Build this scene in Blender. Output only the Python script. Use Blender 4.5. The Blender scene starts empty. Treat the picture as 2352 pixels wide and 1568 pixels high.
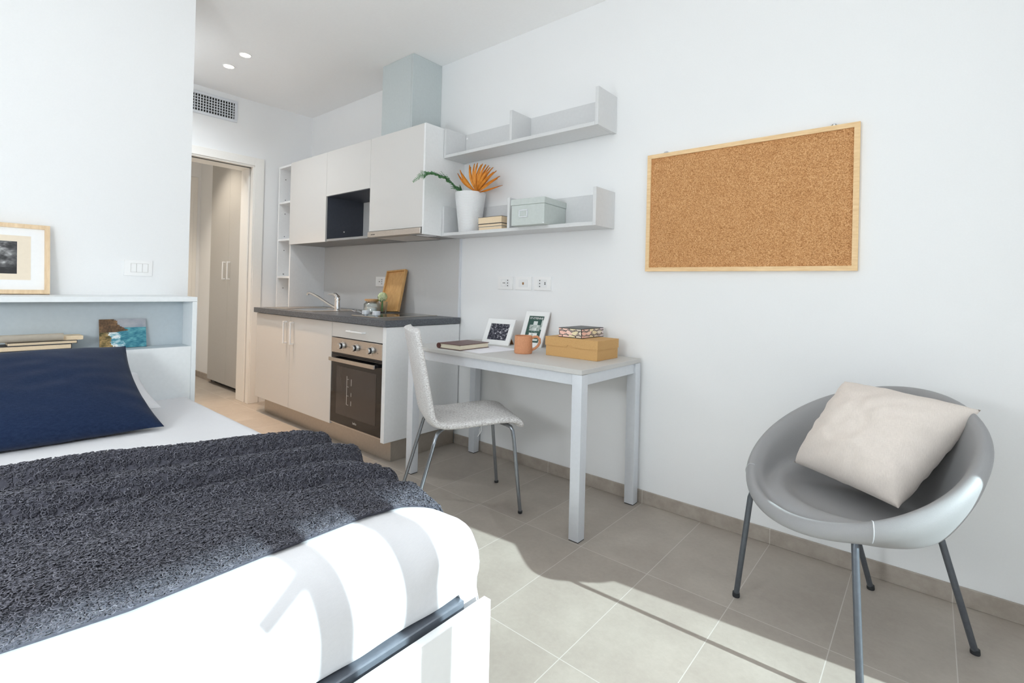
import bpy, bmesh, math, random
import numpy as np
from mathutils import Vector, Matrix, noise
random.seed(7)
SC = bpy.context.scene
COL = SC.collection
R = math.radians

# Places are written (x, d, z): x runs along the right-hand wall towards the window,
# d is the distance out from that wall, z is up.  World y = -d.

# ------------------------------------------------------------------ materials
def lin(c):
    return tuple(((v/255.0)/12.92 if v/255.0 <= .04045 else ((v/255.0+.055)/1.055)**2.4) for v in c)

class NT:
    def __init__(s, name):
        s.m = bpy.data.materials.new(name); s.m.use_nodes = True
        s.t = s.m.node_tree; s.b = s.t.nodes['Principled BSDF']
    def n(s, typ, **kw):
        nd = s.t.nodes.new(typ)
        for k, v in kw.items():
            if k.startswith('i_'): nd.inputs[k[2:].replace('_', ' ')].default_value = v
            else: setattr(nd, k, v)
        return nd
    def l(s, a, b): s.t.links.new(a, b)
    def set(s, **kw):
        for k, v in kw.items(): s.b.inputs[k.replace('_', ' ')].default_value = v
    def bump(s, h, strength=.2, dist=.002):
        b = s.n('ShaderNodeBump'); b.inputs['Strength'].default_value = strength
        b.inputs['Distance'].default_value = dist
        s.l(h, b.inputs['Height']); s.l(b.outputs['Normal'], s.b.inputs['Normal']); return b
    def coord(s, scale=(1, 1, 1), rot=(0, 0, 0)):
        c = s.n('ShaderNodeTexCoord'); m = s.n('ShaderNodeMapping')
        m.inputs['Scale'].default_value = scale; m.inputs['Rotation'].default_value = rot
        s.l(c.outputs['Object'], m.inputs['Vector']); return m.outputs['Vector']
    def noise(s, vec, scale, detail=3, rough=.5):
        n = s.n('ShaderNodeTexNoise'); n.inputs['Scale'].default_value = scale
        n.inputs['Detail'].default_value = detail; n.inputs['Roughness'].default_value = rough
        if vec is not None: s.l(vec, n.inputs['Vector'])
        return n.outputs['Fac']
    def ramp(s, fac, stops):
        r = s.n('ShaderNodeValToRGB'); el = r.color_ramp.elements
        while len(el) < len(stops): el.new(.5)
        for e, (p, c) in zip(el, stops):
            e.position = p; e.color = (*lin(c), 1)
        s.l(fac, r.inputs['Fac']); return r.outputs['Color']
    def math(s, op, a, b=None, c=None):
        m = s.n('ShaderNodeMath', operation=op)
        for i, v in enumerate((a, b, c)):
            if v is None: continue
            if isinstance(v, (int, float)): m.inputs[i].default_value = v
            else: s.l(v, m.inputs[i])
        return m.outputs[0]

def plain(name, rgb, rough=.5, metal=0, spec=.5, nz=None, bump=0, nscale=60, vary=6, coat=0):
    t = NT(name); t.set(Roughness=rough, Metallic=metal, Specular_IOR_Level=spec, Coat_Weight=coat)
    v = t.coord()
    f = t.noise(v, nscale, 4, .6)
    lo = tuple(max(0, c-vary) for c in rgb); hi = tuple(min(255, c+vary) for c in rgb)
    t.l(t.ramp(f, [(.3, lo), (.7, hi)]), t.b.inputs['Base Color'])
    if bump: t.bump(f, bump, .001)
    return t.m

def wood(name, dark, light, scale=(3, 40, 40), rough=.5):
    t = NT(name); t.set(Roughness=rough)
    v = t.coord(scale)
    f = t.noise(v, 2.2, 6, .62)
    t.l(t.ramp(f, [(.28, dark), (.5, tuple((a+b)//2 for a, b in zip(dark, light))), (.72, light)]), t.b.inputs['Base Color'])
    t.bump(f, .06, .001); return t.m

def emis(name, rgb, strength):
    t = NT(name); t.set(Emission_Color=(*rgb, 1), Emission_Strength=strength, Base_Color=(.9, .9, .9, 1)); return t.m

def glass(name, tint=(1, 1, 1)):
    """thin-walled clear glass: mostly see-through, mirror-like at grazing angles"""
    t = NT(name); tr = t.n('ShaderNodeBsdfTransparent'); gl = t.n('ShaderNodeBsdfGlossy'); mx = t.n('ShaderNodeMixShader'); fr = t.n('ShaderNodeFresnel')
    tr.inputs['Color'].default_value = (*tint, 1); gl.inputs['Roughness'].default_value = .03; fr.inputs['IOR'].default_value = 1.5
    f = t.math('ADD', t.math('MULTIPLY', fr.outputs[0], .55), .02)
    t.l(f, mx.inputs[0]); t.l(tr.outputs[0], mx.inputs[1]); t.l(gl.outputs[0], mx.inputs[2])
    t.l(mx.outputs[0], t.t.nodes['Material Output'].inputs['Surface']); return t.m

def painted(name, rough=.6, spec=.4):
    t = NT(name); a = t.n('ShaderNodeVertexColor'); a.layer_name = 'Col'
    t.l(a.outputs['Color'], t.b.inputs['Base Color']); t.set(Roughness=rough, Specular_IOR_Level=spec); return t.m

M = {}
M['wall'] = plain('wall_paint', (240, 241, 242), .9, spec=.2, bump=.05, nscale=180, vary=1)
M['ceiling'] = plain('ceiling_paint', (247, 247, 247), .95, spec=.1, vary=1)
M['cab'] = plain('cabinet_laminate', (213, 211, 208), .42, spec=.4, bump=.03, nscale=400, vary=2)
M['cabside'] = plain('cabinet_panel', (236, 237, 238), .45, spec=.4, vary=2)
M['splash'] = plain('backsplash_laminate', (206, 206, 206), .45, spec=.4, vary=3, nscale=300)
M['shelf'] = plain('shelf_laminate', (216, 217, 218), .5, spec=.35, vary=2)
M['head'] = plain('headboard_laminate', (236, 240, 242), .5, spec=.35, vary=2)
M['headback'] = plain('headboard_niche_back', (190, 199, 204), .55, spec=.3, vary=2)
M['dark'] = plain('dark_blue_grey', (62, 66, 76), .5, vary=3)
M['wardrobe'] = plain('wardrobe_laminate', (188, 186, 182), .5, vary=2)
M['white_plastic'] = plain('white_plastic', (243, 243, 243), .3, vary=1)
M['white_metal'] = plain('white_lacquer', (244, 245, 246), .35, vary=1)
M['casing'] = plain('casing_lacquer', (241, 239, 235), .45, vary=1)
M['alu'] = plain('desk_alu', (220, 224, 230), .42, metal=.15, vary=2)
M['desktop'] = plain('desktop_laminate', (203, 202, 200), .5, vary=2, nscale=200)
M['steel'] = plain('brushed_steel', (205, 198, 190), .3, metal=1, vary=8, nscale=200)
M['plinth'] = plain('plinth_steel', (190, 182, 172), .42, metal=.75, vary=4)
M['carcass'] = plain('carcass_grey', (150, 150, 150), .5, vary=3)
M['chim'] = plain('duct_cover_laminate', (196, 204, 205), .5, spec=.35, vary=2)
M['chrome'] = plain('chrome', (230, 232, 235), .08, metal=1, vary=2)
M['chairsteel'] = plain('chair_tube_steel', (150, 155, 162), .25, metal=.9, vary=4)
M['seam'] = plain('seam_thread', (176, 177, 180), .6, vary=3)
M['legpaint'] = plain('armchair_leg_paint', (96, 101, 108), .4, metal=.5, vary=4)
M['black'] = plain('black_plastic', (28, 29, 32), .4, vary=3)
M['blackglass'] = plain('black_glass', (12, 13, 16), .04, spec=.6, vary=1)
M['foot'] = plain('foot_plastic', (40, 42, 46), .6, vary=3)
M['leather'] = plain('grey_leather', (152, 152, 153), .5, spec=.4, bump=.25, nscale=700, vary=4)
M['terracotta'] = plain('terracotta', (206, 146, 108), .75, bump=.08, nscale=220, vary=10)
M['kraft'] = plain('kraft_card', (202, 160, 104), .8, bump=.05, nscale=260, vary=7)
M['sage'] = plain('sage_card', (198, 205, 202), .75, vary=3)
M['cream'] = plain('page_cream', (232, 210, 178), .85, vary=5, nscale=300)
M['ivory'] = plain('page_ivory', (238, 230, 208), .85, vary=5, nscale=300)
M['paper'] = plain('paper_white', (240, 239, 245), .85, vary=1)
M['maroon'] = plain('maroon_leather', (92, 54, 50), .4, bump=.1, nscale=300, vary=7)
M['cover'] = plain('dark_cover', (58, 56, 58), .6, vary=5)
M['coverpale'] = plain('pale_cover', (225, 217, 203), .5, vary=4)
M['frame_white'] = plain('frame_white', (240, 241, 241), .45, vary=1)
M['brown'] = plain('brown_board', (150, 110, 74), .8, vary=6)
M['mat_white'] = plain('mount_white', (243, 243, 243), .8, vary=1)
M['mat_beige'] = plain('mount_beige', (233, 220, 200), .85, vary=2)
M['rail'] = plain('bed_rail_metal', (130, 136, 146), .3, metal=.6, vary=4)
M['ash'] = wood('light_ash', (214, 184, 146), (238, 214, 180), (30, 30, 3))
M['pine'] = wood('light_pine', (222, 184, 134), (244, 214, 168), (6, 40, 40))
M['oak'] = wood('oak', (196, 146, 86), (222, 178, 118), (40, 40, 3.5), .45)
M['orange_leaf'] = plain('ochre_leaf', (214, 138, 40), .6, vary=16, nscale=40)
M['fern'] = plain('fern_green', (84, 138, 88), .6, vary=22, nscale=60)
M['petal'] = plain('petal_green_white', (226, 234, 192), .7, vary=18, nscale=80)
M['leaf'] = plain('leaf_green', (70, 128, 56), .5, vary=14, nscale=60)
M['vase'] = plain('white_ceramic', (240, 241, 243), .45, vary=1)
M['glass'] = glass('clear_glass', (.97, .99, .98))
M['sugar'] = plain('white_powder', (246, 246, 246), .9, bump=.3, nscale=300, vary=2)
M['cork_lid'] = plain('cork_lid', (206, 160, 112), .85, vary=14, nscale=150)
M['grey_grout'] = plain('silicone', (196, 194, 190), .6, vary=1)
M['slot'] = plain('slot_dark', (34, 34, 36), .6, vary=2)
M['socketface'] = plain('socket_white', (236, 237, 238), .3, vary=1)
M['paint'] = painted('painted_picture')
M['ink'] = plain('ink_dark', (70, 66, 62), .6, vary=2)
M['logo'] = plain('logo_silver', (190, 186, 182), .4, vary=2)
M['lamp'] = emis('downlight_glow', (1, .86, .62), 14)
M['terrace'] = plain('terrace_tile', (190, 188, 182), .8, vary=6, nscale=8)

def cork():
    t = NT('cork_sheet'); v = t.coord()
    n = t.noise(v, 260, 4, .8); n2 = t.noise(v, 14, 3, .6)
    vo = t.n('ShaderNodeTexVoronoi'); vo.inputs['Scale'].default_value = 340; t.l(v, vo.inputs['Vector'])
    s = t.n('ShaderNodeSeparateColor'); t.l(vo.outputs['Color'], s.inputs['Color'])
    f = t.math('ADD', t.math('MULTIPLY', s.outputs['Red'], .55), t.math('MULTIPLY', n, .45))
    f = t.math('ADD', f, t.math('MULTIPLY', t.math('SUBTRACT', n2, .5), .16))
    t.l(t.ramp(f, [(.18, (150, 102, 62)), (.45, (194, 142, 94)), (.62, (204, 154, 106)), (.85, (228, 186, 140))]), t.b.inputs['Base Color'])
    t.set(Roughness=.95, Specular_IOR_Level=.1); t.bump(f, .3, .001); return t.m
M['cork'] = cork()

TX0, TS, TD1, TD = 3.5656, .302, .5985, .5965
def floor_mat():
    t = NT('floor_tiles')
    g = t.n('ShaderNodeNewGeometry'); sx = t.n('ShaderNodeSeparateXYZ'); t.l(g.outputs['Position'], sx.inputs[0])
    X, Y = sx.outputs['X'], sx.outputs['Y']
    px = t.math('SUBTRACT', X, TX0); py = t.math('ADD', Y, TD1)
    gx = t.math('LESS_THAN', t.math('PINGPONG', px, TS/2), .0014)
    gy = t.math('LESS_THAN', t.math('PINGPONG', py, TD/2), .0014)
    gr = t.math('MAXIMUM', gx, gy)
    ix = t.math('FLOOR', t.math('DIVIDE', px, TS)); iy = t.math('FLOOR', t.math('DIVIDE', py, TD))
    cv = t.n('ShaderNodeCombineXYZ'); t.l(ix, cv.inputs[0]); t.l(iy, cv.inputs[1])
    wn = t.n('ShaderNodeTexWhiteNoise'); wn.noise_dimensions = '3D'; t.l(cv.outputs[0], wn.inputs['Vector'])
    off = t.n('ShaderNodeVectorMath', operation='ADD'); sc = t.n('ShaderNodeVectorMath', operation='SCALE')
    t.l(wn.outputs['Color'], sc.inputs[0]); sc.inputs['Scale'].default_value = 9
    t.l(g.outputs['Position'], off.inputs[0]); t.l(sc.outputs[0], off.inputs[1])
    n1 = t.noise(off.outputs[0], 3.2, 6, .62); n2 = t.noise(off.outputs[0], 60, 4, .7)
    f = t.math('ADD', t.math('MULTIPLY', n1, .75), t.math('MULTIPLY', n2, .25))
    f = t.math('ADD', f, t.math('MULTIPLY', t.math('SUBTRACT', wn.outputs['Value'], .5), .06))
    c = t.ramp(f, [(.25, (157, 147, 138)), (.5, (171, 162, 152)), (.75, (186, 178, 168))])
    mix = t.n('ShaderNodeMix', data_type='RGBA'); t.l(gr, mix.inputs[0]); t.l(c, mix.inputs[6])
    mix.inputs[7].default_value = (*lin((196, 191, 184)), 1)
    t.l(mix.outputs[2], t.b.inputs['Base Color'])
    t.set(Roughness=.5, Specular_IOR_Level=.35)
    h = t.math('ADD', t.math('MULTIPLY', gr, -1.0), t.math('MULTIPLY', n2, .08)); t.bump(h, .25, .001)
    return t.m
M['floor'] = floor_mat()
def skirting_mat():
    t = NT('skirting_tile')
    g = t.n('ShaderNodeNewGeometry'); sx = t.n('ShaderNodeSeparateXYZ'); t.l(g.outputs['Position'], sx.inputs[0])
    px = t.math('SUBTRACT', sx.outputs['X'], TX0)
    j = t.math('LESS_THAN', t.math('PINGPONG', px, TS), .0018)
    n = t.noise(g.outputs['Position'], 14, 6, .65)
    c = t.ramp(n, [(.25, (150, 140, 129)), (.5, (166, 156, 146)), (.75, (180, 172, 161))])
    mix = t.n('ShaderNodeMix', data_type='RGBA'); t.l(j, mix.inputs[0]); t.l(c, mix.inputs[6])
    mix.inputs[7].default_value = (*lin((190, 184, 176)), 1)
    t.l(mix.outputs[2], t.b.inputs['Base Color']); t.set(Roughness=.6); return t.m
M['skirting'] = skirting_mat()
def stone():
    t = NT('worktop_slate')
    a = t.noise(t.coord((70, 70, 260), (.5, .6, .5)), 1, 5, .65); b = t.noise(t.coord((1, 1, 1)), 110, 4, .7)
    f = t.math('ADD', t.math('MULTIPLY', a, .7), t.math('MULTIPLY', b, .3))
    t.l(t.ramp(f, [(.34, (66, 70, 76)), (.5, (86, 90, 96)), (.60, (108, 112, 118)), (.68, (132, 136, 141))]), t.b.inputs['Base Color'])
    t.set(Roughness=.38, Specular_IOR_Level=.45); t.bump(f, .2, .001); return t.m
M['stone'] = stone()
def tweed():
    t = NT('chair_tweed'); v = t.coord((1, 1, 1))
    a = t.noise(t.coord((420, 100, 430), (.15, .0, .5)), 1, 3, .65); b = t.noise(t.coord((380, 380, 380)), 1, 2, .6)
    f = t.math('ADD', t.math('MULTIPLY', a, .72), t.math('MULTIPLY', b, .28))
    t.l(t.ramp(f, [(.36, (152, 147, 147)), (.48, (210, 207, 206)), (.60, (243, 243, 242))]), t.b.inputs['Base Color'])
    t.set(Roughness=.95, Specular_IOR_Level=.1); t.bump(f, .5, .002); return t.m
M['tweed'] = tweed()
def cloth(name, rgb, vary=5, scale=900, bump=.25, rough=.9):
    t = NT(name)
    a = t.noise(t.coord((scale, scale*.12, scale*.12)), 1, 2); b = t.noise(t.coord((scale*.12, scale, scale)), 1, 2)
    f = t.math('ADD', t.math('MULTIPLY', a, .5), t.math('MULTIPLY', b, .5))
    t.l(t.ramp(f, [(.35, tuple(max(0, c-vary) for c in rgb)), (.65, tuple(min(255, c+vary) for c in rgb))]), t.b.inputs['Base Color'])
    t.set(Roughness=rough, Specular_IOR_Level=.15, Sheen_Weight=.1); t.bump(f, bump, .001); return t.m
M['sheet'] = cloth('sheet_cotton', (222, 222, 225), 2, 700, .08)
M['navy'] = cloth('navy_cotton', (24, 38, 64), 7, 600, .3)
M['linen'] = cloth('cream_linen', (222, 212, 204), 6, 700, .3)
M['pillow_white'] = cloth('pillow_cotton', (230, 230, 234), 2, 700, .08)
def boucle():
    t = NT('boucle_wool'); g = t.n('ShaderNodeNewGeometry')
    n = t.noise(g.outputs['Position'], 120, 3, .7)
    wn = t.n('ShaderNodeVertexColor'); wn.layer_name = 'Col'
    s = t.n('ShaderNodeSeparateColor'); t.l(wn.outputs['Color'], s.inputs['Color'])
    f = t.math('ADD', t.math('MULTIPLY', n, .45), t.math('MULTIPLY', s.outputs['Red'], .55))
    t.l(t.ramp(f, [(.15, (56, 56, 64)), (.5, (82, 82, 91)), (.8, (112, 112, 121)), (.95, (160, 160, 168))]), t.b.inputs['Base Color'])
    t.set(Roughness=.95, Specular_IOR_Level=.1, Sheen_Weight=.15); return t.m
M['boucle'] = boucle()
def vase_mat():
    t = NT('waffle_ceramic'); c = t.n('ShaderNodeTexCoord'); s = t.n('ShaderNodeSeparateXYZ'); t.l(c.outputs['Object'], s.inputs[0])
    ang = t.math('ARCTAN2', s.outputs['Y'], s.outputs['X'])
    a = t.math('PINGPONG', ang, math.pi/56); b = t.math('PINGPONG', s.outputs['Z'], .0033)
    h = t.math('MINIMUM', t.math('MULTIPLY', a, 18), t.math('MULTIPLY', b, 300))
    t.bump(t.math('MINIMUM', h, .55), .6, .004)
    t.set(Base_Color=(*lin((241, 242, 244)), 1), Roughness=.4); return t.m
M['waffle'] = vase_mat()

# ------------------------------------------------------------------ mesh helper
class MB:
    """collects shapes; places are (x, d, z) unless local=True, then (x, y, z)"""
    def __init__(s, local=False):
        s.bm = bmesh.new(); s.k = 1 if local else -1
    def v(s, p): return Vector((p[0], s.k*p[1], p[2]))
    def _merge(s, tb, mat=None):
        if mat is not None: bmesh.ops.transform(tb, matrix=mat, verts=tb.verts)
        me = bpy.data.meshes.new('t'); tb.to_mesh(me); tb.free(); s.bm.from_mesh(me); bpy.data.meshes.remove(me)
    def box(s, x0, x1, d0, d1, z0, z1, b=0.0, seg=1, mat=None):
        tb = bmesh.new(); bmesh.ops.create_cube(tb, size=1)
        y0, y1 = sorted((s.k*d0, s.k*d1))
        for v in tb.verts:
            v.co = Vector(((x0+x1)/2+v.co.x*(x1-x0), (y0+y1)/2+v.co.y*(y1-y0), (z0+z1)/2+v.co.z*(z1-z0)))
        if b: bmesh.ops.bevel(tb, geom=tb.edges[:], offset=b, segments=seg, affect='EDGES', profile=.7)
        s._merge(tb, mat); return s
    def tube(s, pts, r, n=12, cap=True, closed=False):
        P = [s.v(p) for p in pts]; N = len(P); rs = r if isinstance(r, (list, tuple)) else [r]*N
        rings = []; up = None
        for i in range(N):
            if closed: t = P[(i+1) % N]-P[i-1]
            else: t = P[min(i+1, N-1)]-P[max(i-1, 0)]
            t.normalize()
            if up is None:
                up = t.orthogonal().normalized()
            else:
                up = (up-t*up.dot(t)); up = up.normalized() if up.length > 1e-6 else t.orthogonal().normalized()
            w = t.cross(up)
            rings.append([s.bm.verts.new(P[i]+(up*math.cos(2*math.pi*k/n)+w*math.sin(2*math.pi*k/n))*rs[i]) for k in range(n)])
        M_ = N if closed else N-1
        for i in range(M_):
            a, b = rings[i], rings[(i+1) % N]
            for k in range(n): s.bm.faces.new((a[k], a[(k+1) % n], b[(k+1) % n], b[k]))
        if cap and not closed: s.bm.faces.new(rings[0]); s.bm.faces.new(rings[-1])
        return s
    def cyl(s, p0, p1, r0, r1=None, n=28):
        return s.tube([p0, p1], [r0, r0 if r1 is None else r1], n)
    def lathe(s, c, prof, n=40):
        rings = []
        for r, z in prof:
            if r < 1e-6: rings.append([s.bm.verts.new(s.v((c[0], c[1], c[2]+z)))])
            else: rings.append([s.bm.verts.new(s.v((c[0]+r*math.cos(2*math.pi*k/n), c[1]+r*math.sin(2*math.pi*k/n), c[2]+z))) for k in range(n)])
        for a, b in zip(rings, rings[1:]):
            for k in range(n):
                k2 = (k+1) % n
                if len(a) == 1 and len(b) == 1: continue
                if len(a) == 1: s.bm.faces.new((a[0], b[k2], b[k]))
                elif len(b) == 1: s.bm.faces.new((a[k], a[k2], b[0]))
                else: s.bm.faces.new((a[k], a[k2], b[k2], b[k]))
        return s
    def prism(s, poly, ext):
        a = [s.bm.verts.new(s.v(p)) for p in poly]; e = s.v(ext) if s.k == 1 else Vector((ext[0], -ext[1], ext[2]))
        b = [s.bm.verts.new(v.co+e) for v in a]; n = len(a)
        s.bm.faces.new(a); s.bm.faces.new(b)
        for i in range(n): s.bm.faces.new((a[i], a[(i+1) % n], b[(i+1) % n], b[i]))
        return s
    def grid(s, fn, nu, nv, closed_u=False):
        vs = [[s.bm.verts.new(s.v(fn(i/(nu-1) if not closed_u else i/nu, j/(nv-1)))) for j in range(nv)] for i in range(nu)]
        for i in range(nu if closed_u else nu-1):
            for j in range(nv-1):
                s.bm.faces.new((vs[i][j], vs[(i+1) % nu][j], vs[(i+1) % nu][j+1], vs[i][j+1]))
        return vs
    def xf(s, mat): bmesh.ops.transform(s.bm, matrix=mat, verts=s.bm.verts); return s
    def weld(s, d=1e-5): bmesh.ops.remove_doubles(s.bm, verts=s.bm.verts, dist=d); return s
    def build(s, name, mat, parent=None, origin=None, smooth=40):
        bmesh.ops.recalc_face_normals(s.bm, faces=s.bm.faces)
        me = bpy.data.meshes.new(name); s.bm.to_mesh(me); s.bm.free()
        return link(name, me, mat, parent, origin, smooth, local=(s.k == 1))

ORG = {}
def link(name, me, mat, parent=None, origin=None, smooth=40, local=False):
    o = bpy.data.objects.new(name, me); COL.objects.link(o)
    if mat is not None: me.materials.append(mat)
    if smooth:
        me.polygons.foreach_set('use_smooth', [True]*len(me.polygons)); me.set_sharp_from_angle(angle=R(smooth))
    if parent is not None:
        o.parent = parent
        if not local: me.transform(Matrix.Translation(-ORG[parent.name])); 
        ORG[o.name] = ORG[parent.name]
    elif origin is not None:
        w = Vector((origin[0], -origin[1], origin[2]))
        if not local: me.transform(Matrix.Translation(-w))
        o.location = w; ORG[o.name] = w
    else:
        ORG[o.name] = Vector((0, 0, 0))
    return o

def tag(o, label, cat, group=None, kind=None):
    o['label'] = label; o['category'] = cat
    if group: o['group'] = group
    if kind: o['kind'] = kind
    return o
def thing(name, label, cat, loc, rotz=0, group=None):
    o = bpy.data.objects.new(name, None); COL.objects.link(o); o.empty_display_size = .1
    o.location = (loc[0], -loc[1], loc[2]); o.rotation_euler = (0, 0, rotz)
    ORG[o.name] = Vector(o.location); return tag(o, label, cat, group)
def struct(o, label=None, cat=None):
    o['kind'] = 'structure'
    if label: o['label'] = label
    if cat: o['category'] = cat
    return o
def text_mesh(body, size, extrude=.0004, spacing=1.0):
    cu = bpy.data.curves.new('txt', 'FONT'); cu.body = body; cu.size = size; cu.extrude = extrude
    cu.align_x = 'CENTER'; cu.align_y = 'CENTER'; cu.space_character = spacing
    ob = bpy.data.objects.new('txt', cu); COL.objects.link(ob)
    dg = bpy.context.evaluated_depsgraph_get(); dg.update()
    me = bpy.data.meshes.new_from_object(ob.evaluated_get(dg))
    bpy.data.objects.remove(ob); bpy.data.curves.remove(cu); return me
def picture(name, parent, corners, fn, nu, nv, thick=.0006, mat=None):
    """a flat printed sheet; corners = TL, TR, BR, BL as (x,d,z); fn(u,v)->sRGB 0..255, v down"""
    TL, TR, BR, BL = [Vector((c[0], -c[1], c[2])) for c in corners]
    vs = []; 
    for j in range(nv+1):
        for i in range(nu+1):
            u, v = i/nu, j/nv
            vs.append((TL*(1-u)+TR*u)*(1-v)+(BL*(1-u)+BR*u)*v)
    fs = []; cols = []
    for j in range(nv):
        for i in range(nu):
            a = j*(nu+1)+i; fs.append((a, a+nu+1, a+nu+2, a+1)); cols.append(fn((i+.5)/nu, (j+.5)/nv))
    me = bpy.data.meshes.new(name); me.from_pydata(vs, [], fs)
    ca = me.color_attributes.new('Col', 'FLOAT_COLOR', 'CORNER')
    arr = np.repeat(np.array([(*lin(c), 1) for c in cols], dtype=np.float32), 4, axis=0)
    ca.data.foreach_set('color', arr.ravel())
    return link(name, me, mat or M['paint'], parent, smooth=0)
def fbm(x, y, z=0, o=4): return noise.fractal(Vector((x, y, z)), 1.0, 2.0, o)*.5+.5
def mixc(a, b, t): t = max(0, min(1, t)); return tuple(p*(1-t)+q*t for p, q in zip(a, b))

# ------------------------------------------------------------------ the room
H = 2.7303
XN = 5.3            # near wall with the balcony door
struct(MB().box(-1.9, XN+.3, -.12, 3.52, -.1, 0).build('floor', M['floor'], smooth=0))
struct(MB().box(-1.9, XN+.3, -.12, 3.52, H, H+.12).build('ceiling', M['ceiling'], smooth=0))
struct(MB().box(-.25, XN+.3, -.12, 0, 0, H).build('wall_right', M['wall'], smooth=0))
w = MB(); w.box(-.25, 0, 0, .535, 0, H).box(-.25, 0, .535, 1.34, 2.15, H).box(-.25, 0, 1.34, 3.4, 0, H)
struct(w.build('wall_far', M['wall'], smooth=0))
struct(MB().box(0, 1.6365, 1.525, 3.4, 0, H).build('wall_partition', M['wall'], smooth=0))
struct(MB().box(-.25, XN+.3, 3.4, 3.52, 0, H).build('wall_left', M['wall'], smooth=0))
WD0, WD1, WZ = .52, 3.05, 2.42
w = MB(); w.box(XN, XN+.3, 0, WD0, 0, H).box(XN, XN+.3, WD1, 3.4, 0, H).box(XN, XN+.3, WD0, WD1, WZ, H)
struct(w.build('wall_near', M['wall'], smooth=0))
w = MB(); w.box(-1.9, -.25, 1.5, 1.62, 0, H)
struct(w.build('wall_corridor_left', M['wall'], smooth=0))
w = MB(); w.box(-1.9, -1.78, .40, 1.5, 0, H)
struct(w.build('wall_corridor_end', M['wall'], smooth=0))
w = MB(); w.box(-1.9, -1.284, -.12, .40, 0, H).box(-1.284, -.25, -.12, .0, 0, H).box(-1.284, -.25, 0, .45, 2.43, H)
struct(w.build('wall_corridor_right', M['wall'], smooth=0))
struct(MB().box(2.140, XN, 0, .010, 0, .066, .0015).build('baseboard_right', M['skirting'], smooth=0))
struct(MB().box(-1.78, -1.284, .40, .410, 0, .066).box(-1.78, -1.77, .41, .43, 0, .066).build('baseboard_corridor', M['skirting'], smooth=0))
# door opening in the far wall
t = MB(); t.box(0, .014, .455, .535, 0, 2.222, .002).box(0, .014, 1.34, 1.42, 0, 2.222, .002).box(0, .014, .535, 1.34, 2.15, 2.222, .002)
struct(t.build('trim_1', M['casing'], smooth=0))
t = MB()
t.box(-.255, -.085, .5352, .548, 0, 2.138, .002).box(-.045, .010, .5352, .548, 0, 2.138, .002)
t.box(-.255, -.085, .537, 1.34, 2.138, 2.152).box(-.04, .004, .537, 1.34, 2.138, 2.152).box(-.255, .004, 1.332, 1.342, 0, 2.15)
jam = struct(t.build('door_1', M['casing'], smooth=0))
MB().box(-.085, -.045, .5352, .5375, 0, 2.138).build('pocket_slot', M['grey_grout'], jam, smooth=0)
MB().box(-.085, -.04, .527, 1.33, 2.1395, 2.147).build('pocket_track', M['slot'], jam, smooth=0)
# door leaf at the end of the corridor
t = MB(); t.box(-1.78, -1.768, .435, 1.3, 0.004, 2.285, .002); dl = struct(t.build('door_2', M['casing'], smooth=0))
MB().box(-1.768, -1.758, .475, 1.24, .01, 2.1, .002).build('door_leaf', M['casing'], dl, smooth=0)

# ventilation grille above the door
vg = thing('ventilation_grille', 'silver air vent grille high on the wall above the doorway', 'vent', (0, .97, 2.50))
D0, D1, Z0, Z1 = .696, 1.25, 2.495, 2.682
f = MB(); fr = .024
f.box(0, .012, D0, D1, Z0, Z0+fr, .002).box(0, .012, D0, D1, Z1-fr, Z1, .002).box(0, .012, D0, D0+fr, Z0+fr, Z1-fr, .002).box(0, .012, D1-fr, D1, Z0+fr, Z1-fr, .002)
f.build('grille_frame', M['alu'], vg, smooth=0)
MB().box(0.0002, .002, D0+fr, D1-fr, Z0+fr, Z1-fr).build('duct_opening', M['black'], vg, smooth=0)
f = MB(); n = 24
for i in range(n):
    d = D0+fr+(i+.6)*(D1-D0-2*fr)/n; f.box(.004, .010, d-.0032, d+.0032, Z0+fr, Z1-fr)
for i in range(1, 6):
    z = Z0+fr+i*(Z1-Z0-2*fr)/6; f.box(.003, .0085, D0+fr, D1-fr, z-.0028, z+.0028)
f.build('grille_bars', M['alu'], vg, smooth=0)

# recessed ceiling downlights
for i, (x, lb) in enumerate(((.903, 'round warm ceiling downlight, the one nearer the cork board side'), (.603, 'round warm ceiling downlight, the one closer to the vent wall'))):
    dl = thing('downlight', lb, 'light', (x, .987, H), group='ceiling downlights')
    g = MB(); g.lathe((x, .987, H), [(.034, .0), (.034, -.003), (.039, -.004), (.041, -.002), (.041, 0)], 40).build('bezel', M['white_plastic'], dl)
    g = MB(); g.lathe((x, .987, H), [(0, -.0035), (.034, -.0035), (.034, -.0005), (0, -.0005)], 36).build('lamp_lens', M['lamp'], dl)
    L = bpy.data.lights.new('downlight_beam', 'SPOT'); L.energy = 72; L.color = (1, .66, .39); L.spot_size = R(60); L.spot_blend = .6; L.shadow_soft_size = .035
    lo = bpy.data.objects.new('downlight_beam', L); COL.objects.link(lo); lo.parent = dl; lo.location = (0, 0, -.012)
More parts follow.
